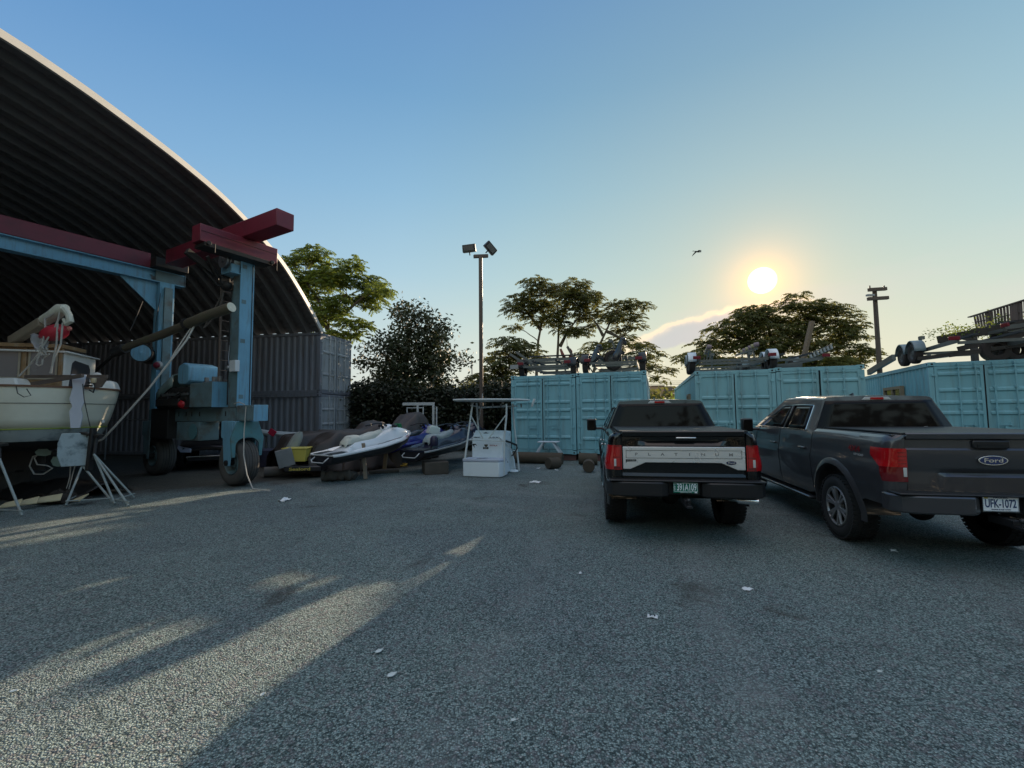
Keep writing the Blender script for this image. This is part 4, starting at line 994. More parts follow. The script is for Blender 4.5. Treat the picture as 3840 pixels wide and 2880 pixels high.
b=MB();b.lathe([(0,-.05),(.20,-.05),(.20,-.03),(.165,-.02),(.165,.02),(.20,.03),(.20,.05),(0,.05)],(-.05,-.47,5.60),(0,1,0),28);b.cyl((-.05,-.56,5.60),(-.05,-.36,5.60),.06,12);b.build('sheave',STL,tb)
# control box
b=MB();b.b2(-.02,.24,-.30,-.19,2.82,3.10);b.build('control_box',mat('pale_box',(.62,.64,.66),.4,var=.08,vscale=5),ht,bevel=.01)
b=MB();b.ell((-.1,-.27,2.92),(.09,.07,.07));b.tube([(-.1,-.27,3.0),(-.16,-.25,3.2),(-.15,-.24,3.5)],.012,5);b.build('junction_fitting',STL,ht)
# far leg with triangular knee, cross beams
X=-4.25
b=MB();b.b2(X-.16,X+.16,-.19,-.165,1.94,5.75);b.b2(X-.16,X+.16,.165,.19,1.94,5.75);b.b2(X+.14,X+.165,-.165,.165,1.94,5.75);b.b2(X-.015,X+.015,-.16,.16,1.94,5.75);b.build('far_leg',LB,ht,bevel=.004)
b=MB();b.b2(X+.19,X+.27,-.1,.1,1.94,5.6);b.build('leg_pipe',LBD,ht)
b=MB();b.box((X-.11,-.2,5.45),(.16,.02,.20));b.build('leg_plate',LBD,ht)
b=MB();b.prism([(X-.05,-.2,4.9),(X-.05,-.2,5.75),(X-.05,-1.1,5.75)],(.05,0,0));b.build('knee_brace',LB,ht)
b=MB();b.b2(X-.15,X+.15,-8.2,.45,6.085,6.11);b.b2(X-.15,X+.15,-8.2,.45,5.75,5.775);b.b2(X-.02,X+.02,-8.2,.45,5.775,6.085);b.build('cross_beam',LB,ht)
b=MB();b.b2(X+.12,X+.14,-.3,.46,5.775,6.085);b.b2(X-.16,X+.16,.45,.475,5.75,6.11);b.build('beam_cap',LBD,ht)
bx('red_cross_beam',MAR,X-.17,X+.17,-8.2,-.45,6.115,6.55,.01)
bx('beam_block',GRSE,X-.3,X+.5,-.45,.4,6.115,6.4,.02)
# trolley sheaves at far leg
b=MB();b.lathe([(0,-.03),(.13,-.03),(.11,0),(.13,.03),(0,.03)],(X-.38,-.40,5.62),(0.4,1,0),20);b.build('sheave',mat('teal_sheave',(.10,.25,.25),.5),ht)
b=MB();b.tube([(X-.3,-.42,5.7),(X-.1,-.4,5.8),(X,-.36,5.95),(X+.1,-.38,5.9)],.028,8);b.box((X-.05,-.3,5.87),(.16,.12,.12));b.build('hook_shackle',STL,ht)
# the long red girder over both legs and the short red trolley beam across it
bx('top_girder',MAR,-3.4,1.86,-.36,.08,6.135,6.54,.012)
b=MB();b.b2(.14,.50,-1.30,.55,5.72,6.12);tbm=b.build('trolley_beam',MAR,ht,bevel=.012)
b=MB();b.b2(.505,.512,-1.28,.53,5.955,5.962);b.build('weld_line',GRSE,tbm)
b=MB();b.b2(.10,.54,-1.22,.40,5.62,5.715);
for y in (-1.15,.35): b.cyl((.55,y,5.68),(.62,y,5.68),.05,12);b.cyl((.57,y+.14,5.5),(.57,y+.14,5.72),.012,6)
b.build('trolley_runner',GRSE,ht,bevel=.01)
b=MB();b.beam((-.2,-1.25,5.62),(-.35,.0,5.0),.10,.16);b.beam((-.1,-.85,5.6),(-.3,-.35,4.95),.05,.09);b.tube([(-.3,-1.0,5.5),(-.3,-.5,5.0),(-.25,-.2,4.98),(-.2,0,5.15)],.03,6)
b.box((-.35,-.35,5.15),(.28,.22,.22));b.ell((-.25,-.30,5.02),(.16,.12,.12));b.build('hoist_block',GRSE,ht,bevel=.01)
b=MB();b.tube([(-.34,-.35,5.05),(-.36,-.38,4.7),(-.5,-.5,4.3),(-.62,-.6,3.95)],.022,6);b.tube([(-.32,-.33,5.05),(-.30,-.38,4.6),(-.46,-.5,4.15),(-.6,-.62,3.92)],.022,6);b.box((-.52,-.52,4.22),(.06,.06,.30),rot=(0,.4,0));b.build('sling_chain',mat('chain_steel',(.10,.085,.075),.5,metal=.5),ht)
b=MB();b.tube([(-.3,.02,5.2),(-.34,.02,4.4),(-.36,.02,3.6),(-.34,.02,2.6)],.02,6);b.tube([(-4.0,-.2,5.4),(-4.15,-.23,4.5),(-4.0,-.25,3.6)],.008,4);b.build('hydraulic_hose',GRSE,ht)
# tank, engine, hood, winch drum
tk=bx('fuel_tank',LBD,-1.55,-.47,-.45,.15,1.95,2.58,.015);bx('tank_end_plate',LB,-.468,-.45,-.455,.155,1.945,2.585,.003,tk)
b=MB();b.b2(-1.02,-.48,-.40,.1,2.585,2.605)
for (x,r) in ((-1.25,.05),(-.85,.07),(-.60,.04)): b.cyl((x,-.2,2.6),(x,-.2,2.74),r,14)
b.build('filler_cap',STL,tk,bevel=.004)
b=MB();b.b2(-3.4,-1.6,-.42,.35,1.95,2.5);b.cyl((-3.2,-.3,2.2),(-1.7,-.3,2.2),.16,14);b.b2(-3.3,-2.0,-.5,-.3,2.0,2.2)
for k in range(5): b.cyl((-3.1+k*.3,-.45,2.3),(-3.1+k*.3,-.2,2.52),.05,8)
b.b2(-3.9,-2.9,-.35,.4,1.1,1.95);b.build('engine',GRSE,ht,bevel=.015)
b=MB();o=[(-.36,0),(-.36,.34),(-.30,.43),(0,.50),(.30,.43),(.36,.34),(.36,0),(.22,-.08),(-.22,-.08)];b.prism([(-2.0+px*.1+px*.7,-.42+0*px,2.66+z) for (px,z) in o],(0,.75,0));b.build('engine_hood',LB,ht,bevel=.03)
b=MB();b.rows([[(-2.5-.9*t,-.45+.8*s,2.95-.35*t-.10*(2*s-1)**2-.4*t*t*.3) for s in (0,.25,.5,.75,1)] for t in (0,.2,.5,.8,1)]);b.rows([[(-2.5-.9*t,-.45,2.95-.35*t-.1-.12*t*t),(-2.5-.9*t,-.45,2.55-.35*t)] for t in (0,.2,.5,.8,1)]);b.build('mudguard_hood',mat('hood_pale_green',(.22,.30,.29),.5,var=.25,vscale=3,dirt=(.09,.08,.06),dscale=3,damt=.6),ht,solid=.02)
b=MB();b.lathe([(0,-.30),(.27,-.30),(.27,-.26),(.19,-.25),(.19,.25),(.27,.26),(.27,.3),(0,.3)],(X+.05,-.42,3.55),(.75,-.65,0),28);dr=b.build('winch_drum',GRSE,ht)
b=MB();b.lathe([(0,.302),(.235,.302),(.235,.33),(.05,.34),(.0,.36)],(X+.05,-.42,3.55),(.75,-.65,0),28);b.build('drum_cover',LB,dr)
b=MB();b.ell((X+.55,-.3,3.2),(.17,.10,.13));wl=b.build('warning_light',mat('warning_light_grey',(.35,.34,.33),.5),ht);b=MB();b.ell((X+.60,-.36,3.2),(.13,.08,.09));b.build('red_glass',MAR,wl)
b=MB();b.ell((-2.0,-.35,2.05),(.17,.16,.13));b.build('red_container_cap',mat('bright_red_plastic',(.5,.02,.03),.4),ht)
b=MB();b.b2(-2.5,-1.35,-.30,.20,1.08,1.57);b.build('hydraulic_box',LBD,ht,bevel=.01);b=MB();b.lathe([(0,-.02),(.2,-.02),(.2,0),(0,.01)],(-1.6,-.31,1.32),(0,1,0),20);b.build('round_port',mat('teal_patch2',(.09,.2,.22),.6),ht)
b=MB();b.tube([(.55,-.21,1.99),(.35,-.24,2.06),(.1,-.22,2.02)],.012,5);b.tube([(.62,-.22,1.95),(.64,-.26,1.3),(.72,-.30,.8),(.95,-.34,.35),(1.3,-.4,.06),(1.8,-.3,.03)],.014,6);b.build('hanging_cable',ROPE,ht)

# ---------------------------------------------------------------- timber pole hanging in slings, ropes
PW=mat('weathered_spar',(.095,.08,.055),.6,var=.4,vscale=3,dirt=(.10,.11,.06),dscale=4,damt=.7)
a=atY(868,1152,9.9);c=atY(438,1318,11.2);tl=thing('slung_pole','long timber pole with pale cut end hanging in slings from the hoist','pole',a)
b=MB();b.tube([(0,0,0)]+[(c-a)*t+Vector((0,0,.02*math.sin(9*t))) for t in (.18,.36,.37,.6,.8,1)],[.115,.115,.12,.095,.10,.085,.08],18);b.build('shaft',PW,tl)
d=(a-c).normalized();b=MB();b.cyl(d*.0,d*.008,.110,24);b.build('end_face',mat('cut_end_wood',(.55,.56,.47),.7,var=.25,vscale=12),tl)
b=MB();q=(c-a)*.36;dd=(c-a).normalized();b.cyl(q-dd*.04,q+dd*.04,.137,18);b.build('collar',GRSE,tl)
b=MB();b.cyl((c-a)*.92,(c-a)*1.02,.12,16);b.tube([(c-a)*.9,(c-a)*1.02+Vector((.0,0,-.05)),(c-a)*1.5+Vector((.1,0,-.62))],[.04,.04,.03],8);b.build('lower_strut',GRSE,tl)
def rope(name,pts,r,label,m_=ROPE,cat='rope',par=None,group=None):
    b=MB();b.tube(pts,r,6);o=b.build(name,m_,par)
    if not par: tag(o,label,cat,group)
    return o
rope('rope',[atY(738,1204,10.4),atY(700,1275,10.1),atY(560,1455,9.8),atY(430,1600,9.7),atY(385,1648,9.75),atY(345,1662,9.8)],.022,'long pale rope strap from the slung pole down to the boat stern')
rope('rope',[atY(732,1206,10.45),atY(690,1268,10.2),atY(640,1345,10.0)],.014,'short thin rope doubled beside the long strap under the pole')
rope('rope',[atY(488,1240,11.6),atY(515,1180,11.9),atY(535,1130,12.2)],.012,'dark thin line rising from the low end of the slung pole',m_=GRSE)

# ================================================================ SAILBOAT ON STANDS
CRM=mat('cream_gelcoat',(.74,.71,.58),.35,var=.05,vscale=1.5,dirt=(.55,.50,.36),dscale=1.0,damt=.5,coat=.3)
ANTI=mat('worn_antifouling',(.30,.33,.32),.8,var=.25,vscale=4,dirt=(.03,.06,.08),dscale=3.2,damt=1.0);GRNS=mat('lime_stripe',(.28,.36,.06),.5);TEAK=mat('brown_teak',(.16,.08,.045),.6,var=.3,vscale=6)
WCAB=mat('off_white_gelcoat',(.72,.71,.66),.35,var=.05,vscale=3,dirt=(.4,.4,.36),dscale=3,damt=.4);VRN=mat('varnished_wood',(.28,.17,.08),.5,var=.35,vscale=5,dirt=(.34,.30,.24),dscale=5,damt=.7)
BO=Vector((-9.17,9.3,0));bo=thing('sailboat','cream hulled sailboat with wooden pilothouse propped on pipe stands','boat',BO)
hd=Vector((-.978,.208,0));pt=Vector((-.208,-.978,0))
def HL(d,w,z): return hd*d+pt*w+Vector((0,0,z))
WST=[(0,.05),(.12,.52),(.3,.90),(.55,1.15),(.9,1.32),(1.5,1.45),(2.5,1.55),(4,1.58),(6,1.35),(7.5,.85),(8.6,.25),(8.9,.02)]
secz=[(2.36,1.0),(2.33,1.004),(2.10,.975),(1.9,.94),(1.7,.90),(1.50,.85)]
def hull_rows(zz,sgs=(1,-1)):
    RW=[]
    for (d,w) in WST[::-1]: RW.append([HL(d+ (1.0-k)*.9*max(0,1-d/1.2)*1.0+(1-k)*-.0,w*k,z+.03*max(0,d-3)) for (z,k) in zz])
    for (d,w) in WST[1:]: RW.append([HL(d+(1.0-k)*.9*max(0,1-d/1.2),-w*k,z+.03*max(0,d-3)) for (z,k) in zz])
    return RW
b=MB();b.rows(hull_rows(secz));b.build('hull',CRM,bo,ang=50,solid=.03)
b=MB();b.rows(hull_rows([(1.515,.857),(1.488,.851)]));
b.build('stripe',GRNS,bo,solid=-.004)
b=MB();b.rows(hull_rows([(1.489,.848),(1.36,.80),(1.25,.74)]));b.build('hull_bottom',ANTI,bo,ang=50);b=MB();b.rows(hull_rows([(1.251,.74),(1.20,.60),(1.10,.3),(1.0,.06),(.6,.05)]));b.build('bilge',mat('dark_keel',(.03,.03,.03),.8,var=.4,vscale=3),bo,ang=50)
b=MB();b.rows(hull_rows([(2.335,1.03),(2.375,1.03),(2.375,.95),(2.335,.95)]),close=True);b.build('cap_rail',TEAK,bo)
b=MB();b.rows([[Vector(p)-pt*.004+Vector((0,0,0)) for p in r] for r in hull_rows([(2.02,.972),(2.01,.970)])]);b.build('hull_seam',GRSE,bo,solid=-.004)
b=MB();b.rows([[HL(d,w*.97,2.30),HL(d,0,2.34),HL(d,-w*.97,2.30)] for (d,w) in WST]);b.build('deck',WCAB,bo)
# rudder
rd=Vector((.80,.60,0)).normalized()
b=MB();o=[(-.10,1.50),(-.13,1.85),(-.09,1.95),(-.14,2.1),(-.10,2.35),(-.13,2.62),(.10,2.62),(.07,2.35),(.09,2.05),(.05,1.9),(.08,1.75),(.05,1.50)]
nn=Vector((.6,-.8,0))
b.prism([rd*x+nn*.14+Vector((0,0,z)) for (x,z) in o],nn*.06);ru=b.build('rudder_stock',mat('lilac_white_paint',(.52,.53,.58),.5,var=.1,vscale=4),bo,bevel=.01)
b=MB();o=[(-.22,1.40),(.20,1.40),(.20,.72),(-.20,.72),(-.27,.95),(-.27,1.2)];b.prism([rd*x+nn*.14+Vector((0,0,z)) for (x,z) in o],nn*.07);b.build('rudder_blade',mat('peeling_rudder_paint',(.38,.46,.48),.75,var=.2,vscale=3,dirt=(.04,.07,.08),dscale=5,damt=.9),bo,bevel=.01)
b=MB();b.beam(rd*.22+nn*.26+Vector((0,0,.62)),rd*.26+nn*.26+Vector((0,0,1.50)),.11,.07);b.build('rudder_post',GRSE,bo,bevel=.01)
# propeller
pc=atY(205,1700,9.5)-BO
b=MB();b.cyl(pc-hd*.12,pc+hd*.5,.035,10);b.ell(pc-hd*.03,(.07,.07,.07));b.build('propeller_shaft',GRSE,bo)
vd=Vector((.72,-.69,0));sx_=Vector((.69,.72,0))
for a_ in (170,30,-75):
    a_=R(a_);e=sx_*math.cos(a_)+Vector((0,0,1))*math.sin(a_);t_=sx_*-math.sin(a_)+Vector((0,0,1))*math.cos(a_)
    b=MB();b.prism([pc+vd*.03+e*.05-t_*.03,pc+vd*.05+e*.14-t_*.09,pc+vd*.05+e*.25-t_*.08,pc+vd*.05+e*.30,pc+vd*.03+e*.25+t_*.07,pc+vd*.02+e*.12+t_*.07,pc+vd*.02+e*.05+t_*.03],vd*-.015);b.build('propeller_blade',mat('bronze_greenish',(.22,.27,.21),.6,var=.2,vscale=8),bo)
rope('mooring_line',[pc+Vector(p) for p in ((-.1,-.1,.02),(-.3,-.15,-.05),(-.36,-.15,-.25),(-.25,-.15,-.42),(-.05,-.15,-.42),(.1,-.12,-.3),(.0,-.15,-.24),(-.2,-.15,-.22),(-.27,-.15,-.08),(-.18,-.12,.04))],.014,None,par=bo)
b=MB()
b.cyl(HL(1.2,0,0),HL(1.2,0,.0001),.01)
b.bm.free();b=MB();b.prism([HL(.9,.07,1.25),HL(6.5,.10,1.2),HL(6.2,.10,.55),HL(1.6,.08,.55)],-pt*.14);b.build('keel',mat('dark_keel',(.03,.03,.03),.8,var=.4,vscale=3),bo)
# wooden pilothouse aft bulkhead and white cabin side
def wq(p0,p1,z0,z1,off,th,nm,m_,par,bev=.006):
    p0=Vector((p0[0],p0[1],0))-BO;p1=Vector((p1[0],p1[1],0))-BO;n_=(p1-p0).normalized().cross(Vector((0,0,1)))
    b=MB();b.prism([p0+n_*off+Vector((0,0,z0)),p1+n_*off+Vector((0,0,z0)),p1+n_*off+Vector((0,0,z1)),p0+n_*off+Vector((0,0,z1))],-n_*th);return b.build(nm,m_,par,bevel=bev)
Lf=(-11.75,9.25);Rt=(-10.12,9.82)
def lp_(t): return (Lf[0]+(Rt[0]-Lf[0])*t,Lf[1]+(Rt[1]-Lf[1])*t)
wh=wq(Lf,Rt,2.34,3.28,0,.05,'pilothouse',VRN,bo)
wq(lp_(-.02),lp_(1.02),3.28,3.36,.10,.9,'pilothouse_roof',VRN,bo)
for (t0,t1,z0,z1) in ((.33,.56,2.62,3.17),(.68,.93,2.62,3.17),(.02,.2,2.62,3.17)):
    w_=wq(lp_(t0),lp_(t1),z0,z1,.006,.004,'cabin_window',mat('salty_window',(.13,.14,.15),.25,var=.2,vscale=3,coat=.3),bo,0)
    for (a0,a1,c0,c1) in ((t0-.022,t0,z0-.05,z1+.05),(t1,t1+.022,z0-.05,z1+.05),(t0,t1,z1,z1+.05),(t0,t1,z0-.05,z0)): wq(lp_(a0),lp_(a1),c0,c1,.02,.018,'window_frame',mat('grey_worn_wood',(.36,.31,.23),.75,var=.3,vscale=7),w_,.003)
for t0 in (.27,.61,.965): wq(lp_(t0),lp_(t0+.035),2.34,3.28,.035,.03,'door_post',VRN,bo,.004)
wq((-10.10,9.84),(-10.55,11.05),2.34,3.18,0,.05,'white_cabin',WCAB,bo,.02)
wq((-10.05,9.78),(-10.60,11.15),3.18,3.22,.05,1.6,'cabin_roof',WCAB,bo,.012)
P0_,P1_=Vector((-10.10,9.84,0)),Vector((-10.55,11.05,0));n_=(P1_-P0_).normalized().cross(Vector((0,0,1)))
def cw(t,z): return P0_.lerp(P1_,t)-BO+n_*.006+Vector((0,0,z))
b=MB();b.prism([cw(.14,2.40),cw(.80,2.38),cw(.80,2.90),cw(.74,3.0),cw(.30,3.05),cw(.22,2.98)],-n_*.004);b.build('cabin_window',mat('matt_dark_window',(.05,.05,.055),.3),bo)
# deck gear
def wbox(name,u,v,Y,sz,m_,rz=0,bev=.03,tap=(1,1)):
    c=atY(u,v,Y)-BO;o=MB().box(c,sz,rot=(0,0,rz),taper=tap).build(name,m_,bo,bevel=bev);return o
wbox('deck_hatch',35,1436,9.2,(.62,.4,.20),WCAB,.2,.04,(.7,.8))
wbox('stern_locker',395,1448,10.3,(.5,.5,.24),WCAB,.5,.06,(.7,.8))
wbox('vent_hood',363,1412,10.2,(.24,.2,.2),WCAB,.3,.07,(.6,.6))
b=MB();b.beam(atY(95,1412,9.3)-BO,atY(402,1411,9.35)-BO,.05,.06);b.beam(atY(120,1440,9.0)-BO,atY(310,1408,9.0)-BO,.06,.07);b.prism([atY(u,v,9.2)-BO for (u,v) in ((335,1418),(402,1416),(378,1452),(358,1455))],(0,.03,0));b.build('boomkin',mat('old_dark_wood',(.11,.085,.07),.7,var=.4,vscale=6),bo)
b=MB();b.tube([atY(330,1436,9.2)-BO,atY(352,1436,9.2)-BO,atY(356,1450,9.2)-BO,atY(350,1472,9.2)-BO,atY(335,1462,9.2)-BO],.014,6);b.tube([atY(312,1448,9.2)-BO,atY(345,1446,9.2)-BO],.02,6);b.build('stern_bracket',GRSE,bo)
b=MB();b.lathe([(0,0),(.045,.0),(.06,.05),(.045,.1),(0,.1)],atY(353,1436,9.2)-BO,(0,0,1),14);b.build('stern_lamp',mat('amber_lens',(.5,.4,.25),.2),bo)
rope('hull_line',[atY(60,1448,8.5)-BO,atY(66,1475,8.45)-BO,atY(90,1489,8.45)-BO,atY(116,1483,8.5)-BO,atY(100,1458,8.5)-BO],.008,None,m_=GRSE,par=bo)
rope('rudder_line',[atY(310,1440,9.1)-BO,atY(316,1500,9.1)-BO,atY(338,1600,9.05)-BO],.008,None,m_=GRSE,par=bo)
b=MB();b.tube([atY(385,1574,9.9)-BO,atY(386,1586,9.9)-BO],.03,10);b.build('exhaust_outlet',WCAB,bo)
# spar lying on top with wrapped end, ropes, fender, plastic
sp_=thing('lashed_spar','wooden spar with white wrapped end lashed above the boat pilothouse','spar',atY(50,1277,9.5));so_=sp_.location.copy()
def SPt(u,v,Y): return atY(u,v,Y)-so_
b=MB();b.beam(SPt(45,1280,9.6),SPt(160,1208,9.2),.15,.19);b.beam(SPt(60,1262,9.5),SPt(140,1210,9.3),.05,.05);b.build('spar_shaft',mat('grey_brown_spar',(.27,.23,.17),.7,var=.3,vscale=5),sp_,bevel=.02)
b=MB();b.tube([SPt(170,1200,9.2),SPt(205,1180,9.1),SPt(228,1160,9.05),SPt(245,1155,9.0)],[.11,.12,.12,.08],12);b.tube([SPt(225,1150,9.0),SPt(244,1160,9.0),SPt(258,1180,9.0),SPt(264,1205,9.0),SPt(250,1215,9.0),SPt(238,1196,9.0)],[.05,.07,.06,.06,.05,.03],10);b.build('canvas_wrap',mat('dirty_canvas',(.55,.55,.46),.85,var=.3,vscale=8),sp_)
for pts in (((168,1195),(170,1230),(160,1290),(150,1320)),((225,1160),(218,1200),(205,1230),(185,1260),(160,1300)),((235,1210),(228,1290),(205,1340),(188,1400)),((216,1210),(212,1290),(200,1345),(192,1400)),((166,1196),(195,1180),(220,1160)),((150,1320),(110,1370),(72,1410))):
    b=MB();b.tube([SPt(u,v,8.98) for (u,v) in pts],.017,6);b.build('lashing_rope',ROPE,sp_)
b=MB()
for k in range(14):
    rnd2=random.Random(k);c=SPt(160+rnd2.uniform(-12,14),1310+rnd2.uniform(-16,20),8.95);b.tube([c,c+Vector((rnd2.uniform(-.09,.09),.03,rnd2.uniform(-.09,.09))),c+Vector((rnd2.uniform(-.1,.1),0,rnd2.uniform(-.12,.05)))],.016,5)
b.tube([SPt(u,v,8.95) for (u,v) in ((150,1328),(140,1350),(136,1365),(146,1372),(158,1366),(160,1345))],.016,6);b.build('rope_coil',ROPE,sp_)
fd=atY(208,1247,9.1);tf=thing('fender_buoy','red inflatable fender hanging among ropes above the boat cabin','fender',fd)
b=MB();b.lathe([(0,-.34),(.05,-.32),(.13,-.2),(.17,-.05),(.17,.05),(.13,.17),(.06,.25),(.03,.28),(0,.28)],(0,0,0),(.85,0,.25),20);b.build('float_body',mat('faded_red_vinyl',(.45,.03,.05),.4,var=.15,vscale=6),tf);b=MB();b.lathe([(0,.27),(.04,.26),(.05,.30),(.03,.33),(0,.34)],(0,0,0),(.85,0,.25),12);b.build('eye_end',mat('faded_pink',(.6,.2,.16),.4),tf)
b=MB();rn=random.Random(3)
b.grid(lambda a,c:(atY(150,1285,9.05)+Vector(((a-.5)*.35+.03*math.sin(9*c),.05*math.sin(11*a+5*c),(c-.5)*.32+.04*math.sin(13*a)))),10,10);tag(b.build('plastic_sheet',mat('translucent_plastic',(.5,.5,.5),.2,trans=.3,alpha=.75),None,solid=.004),'crumpled clear plastic sheet tied under the spar beside the red fender','plastic sheet')
# boat stands
STD=mat('stand_pipe_paint',(.27,.32,.31),.6,var=.2,vscale=6,dirt=(.16,.10,.07),dscale=6,damt=.6)
def stand(name,label,apex,top,feet,braces,grp='pipe stands holding up the boat'):
    o=Vector((apex[0],apex[1],0));t=thing(name,label,'boat stand',o,0,grp)
    ap=Vector(apex)-o
    for f in feet: MB().tube([ap,Vector((f[0],f[1],.02))-o],.020,8).build('leg',STD,t)
    for (i,j) in braces: MB().tube([Vector((feet[i][0],feet[i][1],.10))-o,Vector((feet[j][0],feet[j][1],.10))-o],.014,6).build('brace',STD,t)
    MB().tube([ap-Vector((0,0,.1)),Vector(top)-o],.032,8).build('post',GRSE,t)
    MB().box(Vector(top)-o,(.2,.16,.04),rot=(0,.2,0)).build('pad',GRSE,t)
def g2(u,v): p=gnd(u,v);return (p.x,p.y)
stand('boat_stand','tripod pipe stand under the boat rudder, first of the two right ones',(-9.0,9.25,.72),(-8.93,9.25,1.38),[g2(247,1899),g2(374,1829),g2(423,1887)],[(0,2),(0,1)])
stand('boat_stand','leaning pipe stand right of the rudder, nearest the hoist',(-8.72,9.2,.95),(-8.78,9.3,1.35),[g2(482,1901),g2(503,1869),g2(430,1893)],[(0,2),(1,2)])
stand('boat_stand','tripod pipe stand at the left edge under the hull side',(-9.35,8.05,.98),(-9.5,8.15,1.25),[g2(82,1937),g2(-90,1930),g2(-20,1850)],[(0,1)])

# small hardware on the hoist: slots along the lower beam, bolts, weld plates, decals of grime
for k,x in enumerate((-3.7,-3.3,-2.7,-2.3,-2.0,-1.6,-.35)): MB().b2(x-.025,x+.025,-.176,-.172,1.72,1.84).build('beam_slot',GRSE,ht)
for x in (.22,.35,.75,.86):
    for z in (1.64,1.94): MB().cyl((x,-.215,z),(x,-.20,z),.012,6).build('bolt',STL,ht)
for z in (2.2,3.6,4.6,5.5): MB().b2(.181,.187,-.16,-.05,z-.05,z+.05).build('clamp_plate',LBD,ht,bevel=.002)
MB().tube([(.19,.10,1.95),(.192,.10,3.2),(.19,.095,4.4),(.19,.10,5.6)],.010,5).build('electric_conduit',GRSE,ht)
MB().tube([(-.2,-.22,2.0),(-.21,-.22,3.0),(-.2,-.22,4.2),(-.19,-.2,5.2)],.014,5).build('hydraulic_line',GRSE,ht)
for k in range(3): MB().tube([(-1.6-.1*k,-.35,2.5),(-1.9-.15*k,-.5,2.35-.1*k),(-2.4-.1*k,-.5,2.2),(-2.7,-.4,2.3+.05*k)],.016,5).build('engine_hose',GRSE,ht)
MB().b2(-3.0,-1.62,-.47,-.42,2.28,2.34).build('engine_rail',STL,ht);MB().cyl((-2.6,-.46,2.1),(-2.6,-.38,2.1),.12,16).build('air_filter',STL,ht)
# ================================================================ JET SKIS
JWH=mat('jet_white',(.74,.76,.78),.22,coat=.6,var=.03,vscale=3);JBK=mat('jet_black',(.015,.015,.02),.3,coat=.4);JBL=mat('jet_blue',(.012,.015,.16),.22,coat=.7);JMAT=mat('deck_mat',(.035,.045,.05),.85,bump=.3,bscale=80)
JSL=mat('jet_silver_seat',(.24,.29,.30),.35);JGR=mat('jet_grey_rail',(.42,.44,.45),.4);JNV=mat('jet_navy',(.012,.014,.035),.28,coat=.6)
def lerpt(T,x):
    if x<=T[0][0]:return T[0][1]
    for (a,b_),(c,d) in zip(T,T[1:]):
        if x<=c: t=(x-a)/(c-a);t=t*t*(3-2*t)*.5+t*.5;return b_+(d-b_)*t
    return T[-1][1]
WR=[(-1.48,.46),(-1.35,.54),(-.8,.58),(0,.585),(.7,.52),(1.1,.40),(1.35,.25),(1.5,.12),(1.56,.04)]
ZK=[(-1.5,.06),(.6,.06),(1.2,.22),(1.56,.50)];ZR=[(-1.5,.40),(0,.43),(.8,.50),(1.56,.66)]
PT=[(-1.48,.03),(-.95,.04),(-.80,.12),(-.6,.26),(.1,.28),(.4,.36),(.72,.46),(1.0,.38),(1.3,.22),(1.5,.08),(1.56,.0)]
PW=[(-1.48,.30),(-.95,.28),(-.7,.20),(.2,.19),(.5,.26),(.9,.28),(1.2,.22),(1.5,.06),(1.56,.01)]
